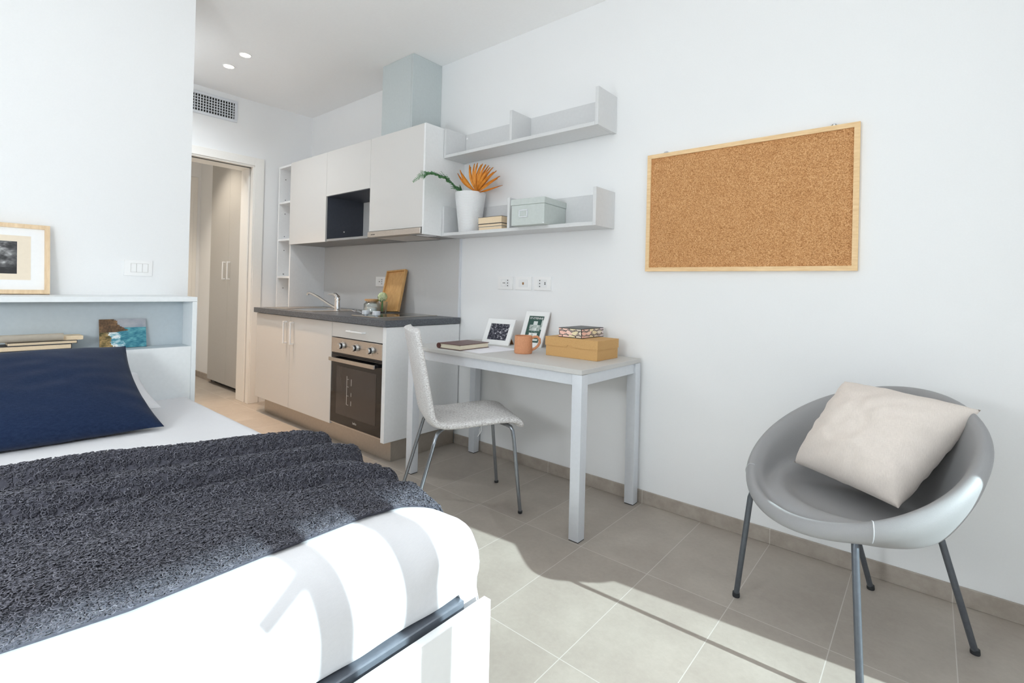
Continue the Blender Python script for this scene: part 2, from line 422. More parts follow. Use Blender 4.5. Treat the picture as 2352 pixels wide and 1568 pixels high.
# one more in the corridor, out of view above the wardrobe
dl = thing('downlight', 'warm ceiling downlight inside the corridor beyond the doorway', 'light', (-.72, .95, H), group='ceiling downlights')
MB().lathe((-.72, .95, H), [(.030, .0), (.030, -.004), (.044, -.005), (.046, -.002), (.046, 0)], 40).build('bezel', M['white_plastic'], dl)
MB().lathe((-.72, .95, H), [(0, -.0035), (.030, -.0035), (.030, -.0005), (0, -.0005)], 36).build('lamp_lens', M['lamp'], dl)
L = bpy.data.lights.new('downlight_beam', 'SPOT'); L.energy = 70; L.color = (1, .89, .75); L.spot_size = R(100); L.spot_blend = .6; L.shadow_soft_size = .035
lo = bpy.data.objects.new('downlight_beam', L); COL.objects.link(lo); lo.parent = dl; lo.location = (0, 0, -.012)

# extra white fill spot added in the entrance, hidden by the partition
dl = thing('downlight', 'added white fill downlight in the entrance, hidden behind the partition edge', 'light', (.72, 1.37, H), group='ceiling downlights')
MB().lathe((.72, 1.37, H), [(.030, .0), (.030, -.004), (.044, -.005), (.046, -.002), (.046, 0)], 40).build('bezel', M['white_plastic'], dl)
MB().lathe((.72, 1.37, H), [(0, -.0035), (.030, -.0035), (.030, -.0005), (0, -.0005)], 36).build('lamp_lens', M['lamp'], dl)
L = bpy.data.lights.new('downlight_beam', 'SPOT'); L.energy = 62; L.color = (.88, .95, 1); L.spot_size = R(160); L.spot_blend = .9; L.shadow_soft_size = .06
lo = bpy.data.objects.new('downlight_beam', L); COL.objects.link(lo); lo.parent = dl; lo.location = (0, 0, -.012)
# unseen fill globe added overhead to brighten the ceiling and kitchen side
PX_, PD_, PZ_ = 3.30, 2.02, 2.22
cl = thing('added_fill_pendant', 'added unseen fill globe hanging in the middle of the room above the bed', 'light', (PX_, PD_, H))
MB().lathe((PX_, PD_, H), [(0, 0), (.05, 0), (.05, -.025), (.012, -.03), (0, -.03)], 28).build('ceiling_rose', M['white_metal'], cl)
MB().tube([(PX_, PD_, H-.03), (PX_, PD_, PZ_+.17)], .0035, 8).build('cord', M['white_plastic'], cl)
MB().lathe((PX_, PD_, PZ_), [(.16*math.sin(math.pi*k/14), -.16*math.cos(math.pi*k/14)) for k in range(15)], 24).build('fill_globe', emis('fill_glow', (.92, .97, 1), 4), cl)
# second added fill globe, out of view on a stand, lifts the lower wall
FX_, FD_, FZ_ = 3.55, 3.02, 1.22
fl0 = thing('added_fill_stand', 'added unseen fill globe on a stand on the far side of the bed', 'light', (FX_, FD_, 0))
MB().lathe((FX_, FD_, 0), [(0, 0), (.14, 0), (.14, .015), (.02, .022), (0, .022)], 32).build('base', M['white_metal'], fl0)
MB().tube([(FX_, FD_, .02), (FX_, FD_, FZ_-.155)], .009, 12).build('pole', M['white_metal'], fl0)
MB().lathe((FX_, FD_, FZ_), [(.16*math.sin(math.pi*k/14), -.16*math.cos(math.pi*k/14)) for k in range(15)], 24).build('fill_globe_low', emis('fill_glow_low', (.92, .97, 1), 34), fl0)


# corridor wardrobe
wr = thing('wardrobe', 'grey two-door wardrobe in the corridor seen through the doorway', 'wardrobe', (-.78, .2, 0))
MB().box(-1.28, -.29, .02, .43, .07, 2.42).box(-1.27, -.30, .03, .38, 0, .07).build('body', M['dark'], wr, smooth=0)
for a, b, hx in ((-1.28, -.7865, -.853), (-.7835, -.29, -.732)):
    dr = MB().box(a, b, .431, .45, .045, 2.42, .001).build('door', M['wardrobe'], wr, smooth=0)
    h = MB(); h.box(hx-.006, hx+.006, .472, .482, 1.118, 1.30, .002).box(hx-.006, hx+.006, .45, .475, 1.118, 1.13, .001).box(hx-.006, hx+.006, .45, .475, 1.288, 1.30, .001)
    h.build('handle', M['white_metal'], dr, smooth=0)

# ------------------------------------------------------------------ kitchen
KL, KX = .318, 2.172
tu = thing('open_shelf_unit', 'tall narrow grey open shelf unit between doorway and kitchen cupboards', 'shelf unit', (.19, .17, 0))
MB().box(.058, .076, 0.002, .34, 0, 2.168, .0008).build('side_panel', M['cabside'], tu, smooth=0)
MB().box(KL-.018, KL, 0.002, .34, 0, 2.168, .0008).build('side_panel', M['cabside'], tu, smooth=0)
MB().box(.076, KL-.018, 0.002, .010, 0, 2.168).build('back_panel', M['splash'], tu, smooth=0)
for z in (.06, .48, .815, 1.15, 1.49, 1.83):
    MB().box(.076, KL-.018, .010, .338, z-.009, z+.009, .0008).build('shelf', M['cabside'], tu, smooth=0)
MB().box(.076, KL-.018, .002, .34, 2.150, 2.168, .0008).build('top_panel', M['cabside'], tu, smooth=0)
for z in (1.05, 1.18, 1.40, 1.53, 1.74, 1.87, 2.06):
    for d in (.285, .06): MB().cyl((.0762, d, z), (.0785, d, z), .004, n=8).build('shelf_pin_hole', M['slot'], tu)

def bar_handle(x0, x1, d, z0, z1, parent, mat='white_metal'):
    h = MB()
    if z1-z0 > x1-x0:
        h.box(x0, x1, d+.022, d+.032, z0, z1, .002).box(x0, x1, d, d+.026, z0, z0+.011, .001).box(x0, x1, d, d+.026, z1-.011, z1, .001)
    else:
        h.box(x0, x1, d+.022, d+.030, z0, z1, .002).box(x0, x0+.011, d, d+.026, z0, z1, .001).box(x1-.011, x1, d, d+.026, z0, z1, .001)
    return h.build('handle', M[mat], parent, smooth=0)
BF = .617
bc = thing('base_cabinet', 'grey two-door sink cupboard under the left half of the worktop', 'cabinet', (.94, .3, .135))
MB().box(KL, 1.536, .02, .596, .140, .842).build('body', M['cabside'], bc, smooth=0)
d_ = MB().box(KL+.012, .9265, .597, BF, .137, .840, .0012).build('door', M['cab'], bc, smooth=0)
bar_handle(.866, .878, BF, .630, .803, d_)
d_ = MB().box(.9295, 1.536, .597, BF, .137, .840, .0012).build('door', M['cab'], bc, smooth=0)
bar_handle(.978, .990, BF, .630, .803, d_)
oc = thing('oven_cabinet', 'grey oven housing cupboard with a slim drawer at the worktop corner', 'cabinet', (1.85, .3, .135))
b_ = MB(); b_.box(1.5385, 1.552, .02, .596, .140, .842).box(1.552, 2.118, .02, .03, .140, .842).box(1.552, 2.118, .03, .596, .720, .735)
b_.box(1.552, 2.118, .03, .596, .140, .150)
b_.build('body', M['cabside'], oc, smooth=0)
MB().box(2.120, 2.170, .0115, .600, .135, .842, .001).box(2.1345, 2.170, .598, .622, .135, .842, .0012).build('end_panel', M['cabside'], oc, smooth=0)
dr = MB().box(1.5405, 2.131, .597, BF, .740, .840, .0012).build('drawer', M['cab'], oc, smooth=0)
bar_handle(1.755, 1.945, BF, .786, .796, dr)
ov = thing('built_in_oven', 'stainless built-in oven with three knobs and dark glass door', 'oven', (1.84, .3, .15))
MB().box(1.556, 2.114, .05, .592, .152, .718).build('oven_body', M['black'], ov, smooth=0)
cp = MB().box(1.541, 2.130, .594, BF+.004, .634, .735, .002).build('control_panel', M['steel'], ov, smooth=0)
g = MB(); g.box(1.72, 1.815, BF+.004, BF+.0044, .6845, .6858).box(1.88, 1.985, BF+.004, BF+.0044, .6845, .6858)
for kx in (1.68, 1.845, 2.016):
    for a in range(0, 360, 60): g.box(kx+.034*math.cos(R(a))-.0015, kx+.034*math.cos(R(a))+.0015, BF+.004, BF+.0044, .686+.034*math.sin(R(a))-.0015, .686+.034*math.sin(R(a))+.0015)
g.cyl((2.085, BF+.004, .676), (2.085, BF+.0045, .676), .003, n=10)
g.build('panel_printing', M['ink'], cp, smooth=0)
for kx in (1.68, 1.845, 2.016):
    k = MB(); k.tube([(kx, BF+.004, .686), (kx, BF+.010, .686), (kx, BF+.010, .686), (kx, BF+.030, .686), (kx, BF+.034, .686)], [.0245, .0245, .020, .019, .017], 32)
    k = k.build('knob', M['chrome'], ov)
    MB().cyl((kx, BF+.0342, .686), (kx, BF+.0348, .686), .0145, n=28).build('knob_cap', M['steel'], k)
    MB().cyl((kx, BF+.014, .686), (kx, BF+.026, .686), .0203, n=28).build('knob_band', M['black'], k)
od = MB().box(1.541, 2.130, .594, BF, .158, .620, .002).build('oven_door', M['blackglass'], ov, smooth=0)
MB().box(1.612, 2.072, BF+.0001, BF+.0009, .222, .545).build('oven_window', None, od, smooth=0)
ow = NT('oven_window_glass'); ow.set(Base_Color=(*lin((58, 52, 50)), 1), Roughness=.06, Specular_IOR_Level=.6)
bpy.data.objects['oven_window'].data.materials.append(ow.m)
g = MB()
for x, za, zb in ((1.742, .30, .49), (1.795, .30, .33), (1.795, .36, .385), (1.795, .43, .475)): g.box(x-.0022, x+.0022, BF+.001, BF+.0013, za, zb)
for z in (.30, .36, .42, .47): g.box(1.745, 1.765, BF+.001, BF+.0013, z-.001, z+.001)
g.build('rack_rails', M['logo'], od, smooth=0)
h = MB(); h.box(1.572, 2.098, BF+.030, BF+.042, .581, .606, .004, 2); hd = h.build('oven_handle', M['steel'], od)
for x in (1.580, 2.066): MB().box(x, x+.024, BF, BF+.0295, .584, .604, .002).build('handle_bracket', M['black'], hd, smooth=0)
MB().box(1.541, 2.130, .594, BF-.002, .621, .632).build('door_gap', M['black'], ov, smooth=0)
MB().box(1.541, 2.130, .594, BF-.003, .150, .157, .001).build('bottom_strip', M['steel'], ov, smooth=0)
tm = text_mesh('beko', .022); tm.transform(Matrix.Translation((1.842, -(BF+.0006), .192)) @ Matrix.Rotation(R(90), 4, 'X'))
link('brand_mark', tm, M['logo'], od, smooth=0)
p_ = MB(); p_.box(.360, 2.134, .530, .545, 0, .134, .001).box(2.122, 2.1365, .0115, .530, 0, .134, .001).box(2.120, 2.138, .531, .5465, 0, .134, .002)
tag(p_.build('kitchen_plinth', M['plinth'], origin=(1.25, .5, 0), smooth=0), 'brushed metal plinth strip along the floor under the kitchen cupboards', 'plinth')
tag(MB().box(KL-.006, 2.178, .0105, .637, .845, .886, .0025, 2).build('worktop', M['stone'], origin=(1.25, .32, .845), smooth=0), 'dark grey slate-look kitchen worktop over the cupboards', 'worktop')
tag(MB().box(KL, 2.150, 0.001, .0100, .845, 1.441, .0008).build('backsplash', M['splash'], origin=(1.2, .005, .886), smooth=0), 'mid grey panel behind the worktop below the wall cupboards', 'backsplash')
tag(MB().box(2.150, 2.165, 0.001, .0125, .886, 1.441, .0008).build('splash_edge_strip', M['alu'], origin=(2.158, .005, .886), smooth=0), 'slim silver strip closing the right edge of the grey backsplash', 'edge strip')

# sink, tap
sk = thing('kitchen_sink', 'stainless inset sink with drainer at the left of the worktop', 'sink', (.78, .34, .886))
s = MB(); fl = [(.40, .12), (1.16, .12), (1.16, .57), (.40, .57)]
z0 = .8862
s.box(.40, 1.16, .12, .155, z0, .8895, .001).box(.40, 1.16, .545, .57, z0, .8895, .001).box(.40, .43, .155, .545, z0, .8895, .001).box(1.02, 1.16, .155, .545, z0, .8895, .001).box(.60, .66, .155, .545, z0, .8895, .001)
s.build('sink_rim', M['steel'], sk, smooth=0)
s = MB(); s.box(.43, .60, .155, .545, z0, .8872)
for i in range(9): s.box(.44, .59, .175+i*.04, .187+i*.04, .8872, .8886, .0006)
s.build('drainer', M['steel'], sk, smooth=0)
s = MB(); s.box(.66, 1.02, .155, .545, z0, .8866); s.lathe((.84, .35, .8866), [(.165, 0), (.16, .0014), (.15, .0012), (.02, .0004), (0, .0004)], 40)
s.build('bowl', M['chrome'], sk)
tp = thing('kitchen_tap', 'chrome mixer tap with long spout behind the sink', 'tap', (1.075, .31, .8895))
MB().lathe((1.075, .31, .8895), [(0, 0), (.027, 0), (.027, .006), (.023, .010), (.0225, .075), (.021, .082), (.024, .085), (.0245, .096), (.018, .108), (0, .112)], 32).build('tap_body', M['chrome'], tp)
MB().tube([(1.060, .31, .908), (1.03, .31, .912), (.97, .315, .930), (.88, .32, .960), (.80, .325, .988), (.73, .33, 1.008), (.68, .332, 1.018), (.650, .333, 1.020), (.640, .333, 1.014), (.638, .333, 1.000)], [.011, .011, .010, .010, .010, .0105, .011, .012, .012, .0115], 16).build('spout', M['chrome'], tp)
MB().tube([(1.082, .31, .992), (1.05, .31, 1.010), (1.01, .31, 1.017), (.96, .31, 1.016), (.928, .31, 1.012)], [.017, .018, .012, .007, .004], 16).build('lever', M['chrome'], tp)

# hob
hb = thing('hob', 'small black glass hob with silver knobs set in the worktop', 'hob', (1.83, .305, .886))
h = MB(); h.box(1.68, 1.98, .05, .062, .8862, .8925, .001).box(1.68, 1.98, .548, .56, .8862, .8925, .001).box(1.68, 1.692, .062, .548, .8862, .8925, .001).box(1.968, 1.98, .062, .548, .8862, .8925, .001)
h.build('hob_frame', M['steel'], hb, smooth=0)
gl = MB().box(1.692, 1.968, .062, .548, .8862, .8918).build('hob_glass', M['blackglass'], hb, smooth=0)
g = MB()
for dd_, rr in ((.19, .075), (.38, .06)):
    g.lathe((1.83, dd_, .8919), [(rr, 0), (rr, .0003), (rr-.003, .0003), (rr-.003, 0)], 48)
g.build('heating_zone', M['logo'], gl)
for kx in (1.775, 1.895):
    MB().lathe((kx, .508, .8919), [(0, 0), (.012, 0), (.012, .006), (.026, .009), (.026, .032), (.023, .035), (0, .035)], 32).build('hob_knob', M['alu'], hb)

# cutting tray leaning on the backsplash
ct = thing('wooden_tray', 'rectangular oak tray standing upright against the backsplash beside the socket', 'tray', (1.53, .12, .892))
def tray(mb_fn, name, parent):
    m = MB(local=True); mb_fn(m)
    # local: x along wall, z up, y out; lean
    T = Matrix.Translation((1.5, -.115, .893)) @ Matrix.Rotation(R(-14.5), 4, 'X') @ Matrix.Rotation(R(-3.5), 4, 'Y')
    m.xf(T)
    m.k = -1
    return m.build(name, M['oak'], parent, smooth=0)
TW, TH = .235, .335
tray(lambda m: m.box(-TW/2+.011, TW/2-.011, -.006, .003, .011, TH-.011), 'tray_base', ct)
def rimf(m):
    m.box(-TW/2, TW/2, -.022, .004, 0, .012, .002); m.box(-TW/2, TW/2, -.022, .004, TH-.012, TH, .002)
    m.box(-TW/2, -TW/2+.012, -.022, .004, .012, TH-.012, .002); m.box(TW/2-.012, TW/2, -.022, .004, .012, TH-.012, .002)
tray(rimf, 'tray_rim', ct)

# jar with cork lid
JX, JD = 1.395, .205
jr = thing('storage_jar', 'glass jar of white powder with cork lid next to the flower', 'jar', (JX, JD, .886))
MB().lathe((JX, JD, .8862), [(0, 0), (.056, 0), (.062, .005), (.063, .064), (.058, .072), (.050, .077), (.048, .084), (.052, .086), (.052, .090), (.045, .090), (.045, .078), (.054, .070), (.059, .062), (.058, .006), (0, .004)], 40).build('jar_glass', M['glass'], jr)
MB().lathe((JX, JD, .8908), [(0, 0), (.0572, .001), (.0582, .030), (.04, .037), (.02, .033), (0, .036)], 32).build('powder', M['sugar'], jr)
MB().lathe((JX, JD, .966), [(0, 0), (.0435, 0), (.0435, .011), (.056, .011), (.056, .022), (.054, .024), (0, .024)], 36).build('cork_stopper', M['cork_lid'], jr)
# flower vase
VX, VD = 1.50, .185
fv = thing('bud_vase', 'small clear glass of water and stem in front of the oak tray', 'vase', (VX, VD, .886))
MB().lathe((VX, VD, .8862), [(0, 0), (.032, 0), (.034, .004), (.041, .088), (.038, .088), (.031, .012), (0, .010)], 32).build('vase_glass', M['glass'], fv)
fl_ = thing('hydrangea', 'pale green hydrangea head with two leaves in the small glass', 'flower', (VX, VD, .89))
m = MB(); m.tube([(VX+.008, VD+.004, .90), (VX+.004, VD, .95), (VX, VD, .99)], .0035, 8); m.tube([(VX-.012, VD, .905), (VX-.006, VD, .95), (VX-.002, VD, .985)], .003, 8)
m.build('stem', M['leaf'], fl_)
def petals(m, c, r, n):
    for i in range(n):
        z = 1-2*(i+.5)/n; a = i*2.399; rr = math.sqrt(1-z*z)
        dirv = Vector((rr*math.cos(a), rr*math.sin(a), z)); p = Vector(c)+dirv*r*(1+.06*random.uniform(-1, 1))
        u = dirv.orthogonal().normalized(); w_ = dirv.cross(u); ph = random.random()*3
        for k in range(4):
            aa = ph+k*math.pi/2; q = u*math.cos(aa)+w_*math.sin(aa); s_ = dirv.cross(q)
            L_ = .0135*random.uniform(.8, 1.15)
            pts = [p-dirv*.002, p+q*L_*.6+s_*L_*.42+dirv*.002, p+q*L_*1.05+dirv*.001, p+q*L_*.6-s_*L_*.42+dirv*.002]
            vs = [m.bm.verts.new((v.x, -v.y, v.z)) for v in pts]; m.bm.faces.new(vs)
m = MB(); petals(m, (VX+.003, VD+.002, 1.010), .032, 74)
m.lathe((VX+.003, VD+.002, 1.010), [(0, -.026), (.018, -.02), (.027, 0), (.018, .02), (0, .026)], 14)
m.build('blossom', M['petal'], fl_)
def leafmesh(m, base, tip, width, up=(0, 0, 1), n=7, arch=.15):
    b, t_ = Vector(base), Vector(tip); ax = t_-b; s_ = ax.cross(Vector(up)).normalized(); nn = s_.cross(ax.normalized())
    rows = []
    for i in range(n):
        u = i/(n-1); wd = width*math.sin(math.pi*min(1, u*.92+.06))**.8*(1 if u < .98 else .05)
        c = b+ax*u+nn*ax.length*arch*math.sin(math.pi*u)
        rows.append([m.bm.verts.new(m.v(c-s_*wd-nn*wd*.25)), m.bm.verts.new(m.v(c)), m.bm.verts.new(m.v(c+s_*wd-nn*wd*.25))])
    for a, b2 in zip(rows, rows[1:]):
        m.bm.faces.new((a[0], a[1], b2[1], b2[0])); m.bm.faces.new((a[1], a[2], b2[2], b2[1]))
m = MB(); leafmesh(m, (VX-.004, VD+.004, .972), (VX-.045, VD+.035, .984), .014)
leafmesh(m, (VX+.004, VD+.006, .972), (VX+.034, VD+.030, 1.004), .016); m.build('leaf', M['leaf'], fl_)
# cutlery by the hob
for i, (lb, dy) in enumerate((('steel spoon lying beside the hob, nearer the backsplash', 0), ('steel spoon lying beside the hob, nearer the worktop edge', .035))):
    m = MB(); m.tube([(1.25, .24+dy, .8935), (1.30, .255+dy, .8905), (1.40, .285+dy, .894), (1.47, .305+dy, .8905)], [.012, .0038, .0035, .005], 10)
    tag(m.build('spoon', M['chrome'], origin=(1.35, .27+dy, .886)), lb, 'cutlery', 'spoons on the worktop')

# ------------------------------------------------------------------ wall cupboards
UD = .355; U0, U1 = 1.440, 2.166
c1 = thing('wall_cupboard', 'leftmost grey wall cupboard with one tall door beside the open shelves', 'cabinet', (.64, .17, U0), group='wall cupboards')
MB().box(KL+.001, .938, .011, .334, U0+.002, U1, .0008).build('body', M['carcass'], c1, smooth=0)
MB().box(KL+.001, .9375, .336, UD, U0, U1, .0012).build('door', M['cab'], c1, smooth=0)
c2 = thing('wall_cupboard', 'middle grey wall cupboard with an empty dark microwave niche below', 'cabinet', (1.25, .17, U0), group='wall cupboards')
b = MB(); b.box(.9395, .9565, .011, .334, U0+.002, U1, .0008).box(1.5345, 1.5515, .011, .334, U0+.002, U1, .0008).box(.9565, 1.5345, .011, .353, U0+.002, U0+.020, .0008).box(.9565, 1.5345, .011, .334, 1.806, U1, .0008)
b.build('body', M['carcass'], c2, smooth=0)
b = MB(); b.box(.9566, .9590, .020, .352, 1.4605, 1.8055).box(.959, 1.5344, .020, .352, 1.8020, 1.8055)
b.build('niche_dark_faces', M['dark'], c2, smooth=0)  # thin dark sheets on the niche's left side and top
MB().box(.959, 1.5344, .0112, .0195, 1.4605, 1.8055).build('niche_back', M['cabside'], c2, smooth=0)
MB().box(1.5318, 1.5344, .020, .340, 1.4605, 1.8015).build('niche_side', M['cab'], c2, smooth=0)
MB().cyl((.9588, .20, 1.533), (.9612, .20, 1.533), .0055, n=12).build('cable_cap', M['white_plastic'], c2)
MB().box(.9395, 1.5515, .336, UD, 1.8075, U1, .0012).build('door', M['cab'], c2, smooth=0)
c3 = thing('wall_cupboard', 'right grey wall cupboard above the extractor hood', 'cabinet', (1.85, .17, U0), group='wall cupboards')
b = MB(); b.box(1.5535, 2.150, .011, .334, 1.490, U1, .0008).build('body', M['carcass'], c3, smooth=0)
MB().box(1.5535, 2.1515, .336, UD, 1.487, U1, .0012).build('door', M['cab'], c3, smooth=0)
MB().box(2.1525, 2.1695, .001, UD+.0015, U0, U1, .0012).build('end_panel', M['cabside'], c3, smooth=0)
hd = thing('extractor_hood', 'slim stainless extractor hood under the right wall cupboard', 'hood', (1.85, .2, 1.445))
MB().box(1.556, 2.149, .334, .368, 1.444, 1.483, .0015).build('hood_front', M['steel'], hd, smooth=0)
MB().box(1.556, 2.149, .011, .333, 1.444, 1.486).build('hood_body', M['carcass'], hd, smooth=0)
MB().box(1.60, 2.00, .06, .32, 1.440, 1.4438, .001).build('grease_filter', M['steel'], hd, smooth=0)
MB().box(2.03, 2.12, .20, .30, 1.441, 1.4438, .001).build('hood_lamp', M['white_plastic'], hd, smooth=0)
g = MB()
for i in range(7): g.box(1.598+i*.0072, 1.6035+i*.0072, .368, .3684, 1.4585, 1.4645)
g.build('brand_mark', M['ink'], hd, smooth=0)
ch = thing('hood_chimney_box', 'tall grey box duct from the wall cupboards up to the ceiling', 'duct cover', (1.72, .13, U1))
MB().box(1.545, 1.886, .246, .265, U1+.001, H-.001, .001).box(1.545, 1.563, .001, .246, U1+.001, H-.001).build('front_panel', M['chim'], ch, smooth=0)
MB().box(1.888, 1.906, .001, .2655, U1+.001, H-.001, .001).build('side_panel', M['chim'], ch, smooth=0)

# ------------------------------------------------------------------ sockets and switches
def plate(name, label, cat, x, z, wdt, hgt, d0, kind, group):
    t_ = thing(name, label, cat, (x, d0, z), group=group)
    p = MB(); p.box(x-wdt/2, x+wdt/2, d0, d0+.008, z-hgt/2, z+hgt/2, .003, 2).build('face_plate', M['white_plastic'], t_)
    MB().box(x-.036, x+.036, d0+.0078, d0+.0092, z-.024, z+.024, .0006).build('insert', M['socketface'], t_, smooth=0)
    e = d0+.0092
    hx = []
    if kind == 'schuko':
        MB().lathe((0, 0, 0), [(.0, .0), (.0205, .0), (.0205, .0012), (.0185, .0012), (.0185, .0004), (0, .0004)], 32).xf(Matrix.Translation((x-.012, -e, z)) @ Matrix.Rotation(R(90), 4, 'X')).build('socket_well', M['mat_white'], t_)
        hx = [(x-.014, z), (x-.002, z), (x+.024, z-.017), (x+.024, z), (x+.024, z+.017)]
    if kind == 'data': MB().box(x-.0065, x+.0065, e-.0004, e+.0016, z-.007, z+.006, .0004).box(x-.003, x+.003, e-.0004, e+.0015, z-.010, z-.006).build('data_port', M['brown'], t_, smooth=0)
    if kind == 'half': hx = [(x-.018, z-.018), (x-.018, z), (x-.018, z+.018), (x+.022, z+.005), (x+.022, z-.004)]
    for a, b2 in hx: MB().box(a-.0026, a+.0026, e-.0004, e+.0018, b2-.0034, b2+.0034).build('pin_hole', M['slot'], t_, smooth=0)
plate('wall_socket', 'white socket on the grey backsplash beside the oak tray', 'socket', 1.226, 1.128, .127, .082, .0102, 'schuko', 'wall sockets')
plate('wall_socket', 'left socket of the white row above the desk, with a round well', 'socket', 2.582, 1.134, .127, .083, 0, 'schuko', 'wall sockets')
plate('data_outlet', 'middle white plate above the desk with one small port', 'socket', 2.734, 1.134, .130, .083, 0, 'data', 'wall sockets')
plate('wall_socket', 'right plate of the white row above the desk, three pin holes', 'socket', 2.883, 1.134, .128, .083, 0, 'half', 'wall sockets')
sw = thing('light_switch', 'white three-button light switch on the wall above the headboard', 'switch', (1.6365, 1.7465, 1.156))
MB().box(1.6365, 1.644, 1.688, 1.805, 1.116, 1.195, .003, 2).build('face_plate', M['white_plastic'], sw)
MB().box(1.6438, 1.6442, 1.706, 1.779, 1.134, 1.178).build('button_gap', M['logo'], sw, smooth=0)
for i in range(3):
    a = 1.707+i*.0239; MB().box(1.6435, 1.646, a+.0006, a+.0228, 1.135, 1.177, .001).build('button', M['white_plastic'], sw, smooth=0)

# ------------------------------------------------------------------ wall shelves
def wall_shelf(z, label):
    t_ = thing('wall_shelf', label, 'shelf', (2.77, .1, z), group='wall shelves')
    MB().box(2.192, 3.342, .020, .200, z, z+.020, .0008).build('board', M['shelf'], t_, smooth=0)
    MB().box(2.1735, 2.1915, .001, .200, z, z+.201, .0008).build('end_panel', M['shelf'], t_, smooth=0)
    MB().box(3.3425, 3.362, .001, .200, z, z+.201, .0008).build('end_panel', M['shelf'], t_, smooth=0)
    MB().box(2.752, 2.772, .016, .200, z+.0205, z+.201, .0008).build('divider', M['shelf'], t_, smooth=0)
    MB().box(2.192, 3.342, .001, .0155, z+.012, z+.201, .0008).build('back_panel', M['shelf'], t_, smooth=0)
    MB().cyl((2.205, .0155, z+.172), (2.205, .018, z+.172), .008, n=18).build('screw_cap', M['white_plastic'], t_)
    return t_
wall_shelf(1.964, 'upper grey wall shelf, empty, with one divider')
wall_shelf(1.440, 'lower grey wall shelf holding the vase, books and storage box')
SZ = 1.4602
# waffle vase
vx, vd = 2.355, .118
va = thing('vase', 'tall white waffle-textured vase at the left of the lower wall shelf', 'vase', (vx, vd, SZ))
prof = [(0, 0), (.070, 0), (.074, .004), (.084, .09), (.094, .17), (.101, .225), (.104, .256), (.1025, .262), (.099, .258), (.094, .22), (.075, .05), (.0, .03)]
prof = [(r*.98, z) for r, z in prof]
o = MB(local=True).lathe((0, 0, 0), prof, 112).build('vase_body', M['waffle'], va)
# fan palm leaf
pl = thing('dried_palm_leaf', 'ochre dried fan palm leaf standing in the white vase', 'dried leaf', (2.40, .125, 1.60))
tips = [(2.261, .15, 1.862, .0085), (2.294, .16, 1.878, .013), (2.352, .12, 1.899, .011), (2.372, .15, 1.902, .010), (2.395, .10, 1.906, .011), (2.418, .15, 1.904, .011), (2.438, .11, 1.903, .011), (2.455, .16, 1.901, .011), (2.472, .10, 1.898, .011), (2.490, .15, 1.894, .011),
        (2.508, .11, 1.888, .011), (2.528, .16, 1.882, .011), (2.547, .11, 1.871, .011), (2.566, .16, 1.858, .011), (2.585, .12, 1.842, .011), (2.606, .17, 1.822, .010), (2.624, .13, 1.801, .010), (2.640, .17, 1.776, .009), (2.657, .14, 1.738, .006)]
m = MB(); base = Vector((2.424, .125, 1.718))
for i, (a, b2, c, wd) in enumerate(tips):
    wd *= 1.12
    t_ = Vector((a, b2, c)); ax = t_-base; sd = Vector((-ax.z, 0, ax.x)).normalized(); n_ = 9; rows = []
    for k in range(n_):
        u = k/(n_-1); ww = wd*min(1, .12+u*1.9)*(1 if u < .55 else max(.03, 1-((u-.55)/.45)**1.4))
        q = base+ax*u+Vector((0, .02*math.sin(math.pi*u), -.012*math.sin(math.pi*u)*abs(ax.x)/.25))
        rows.append([m.bm.verts.new(m.v(q-sd*ww+Vector((0, .004*(u > .1), 0)))), m.bm.verts.new(m.v(q-Vector((0, .004, 0)))), m.bm.verts.new(m.v(q+sd*ww+Vector((0, .004*(u > .1), 0))))])
    for r0, r1 in zip(rows, rows[1:]):
        m.bm.faces.new((r0[0], r0[1], r1[1], r1[0])); m.bm.faces.new((r0[1], r0[2], r1[2], r1[1]))
m.build('leaf_blades', M['orange_leaf'], pl, smooth=25)
MB().tube([(2.400, .118, 1.50), (2.412, .122, 1.66), (2.424, .125, 1.722)], [.004, .004, .005], 8).build('stalk', M['orange_leaf'], pl)
# fern frond
fe = thing('fern_frond', 'green fern frond arching left out of the white vase', 'plant', (2.30, .11, 1.60))
P = [Vector(p) for p in ((2.335, .118, 1.55), (2.318, .12, 1.68), (2.289, .13, 1.738), (2.275, .17, 1.760), (2.291, .24, 1.783), (2.297, .32, 1.804), (2.285, .40, 1.807), (2.253, .45, 1.794), (2.198, .47, 1.756))]
def spl(t_):
    n_ = len(P)-1; f_ = min(t_*n_, n_-1e-6); i = int(f_); u = f_-i
    p0, p1, p2, p3 = P[max(i-1, 0)], P[i], P[i+1], P[min(i+2, n_)]
    return .5*((2*p1)+(-p0+p2)*u+(2*p0-5*p1+4*p2-p3)*u*u+(-p0+3*p1-3*p2+p3)*u**3)
MB().tube([spl(i/40) for i in range(41)], [.003-.0022*i/40 for i in range(41)], 7).build('stem', M['fern'], fe)
m = MB()
for i in range(46):
    t_ = .27+.73*i/45; c = spl(t_); tg = (spl(min(1, t_+.01))-spl(t_-.01)).normalized()
    env = math.sin(math.pi*min(1, (t_-.2)/.8*.93+.07))**.7
    env *= min(1, (1.04-t_)*2.6); ln = .072*env*random.uniform(.75, 1.15)+.006
    for sgn in (-1, 1):
        sdv = tg.cross(Vector((.25, -.75, .35)).normalized()).normalized()*sgn
        dv = (sdv*.85+tg*.55+Vector((random.uniform(-.2, .2), random.uniform(-.25, .25), random.uniform(-.15, .15)))).normalized()
        for k in range(7):
            q = c+dv*ln*(k+.5)/7; l2 = .017*(1-k/9)*env+.003
            for s2 in (-1, 1):
                e2 = (dv*.7+s2*tg*.7+Vector((random.uniform(-.25, .25),)*3)).normalized()
                leafmesh(m, q, q+e2*l2, l2*.30, up=(.3, -.8, .4), n=4, arch=.05)
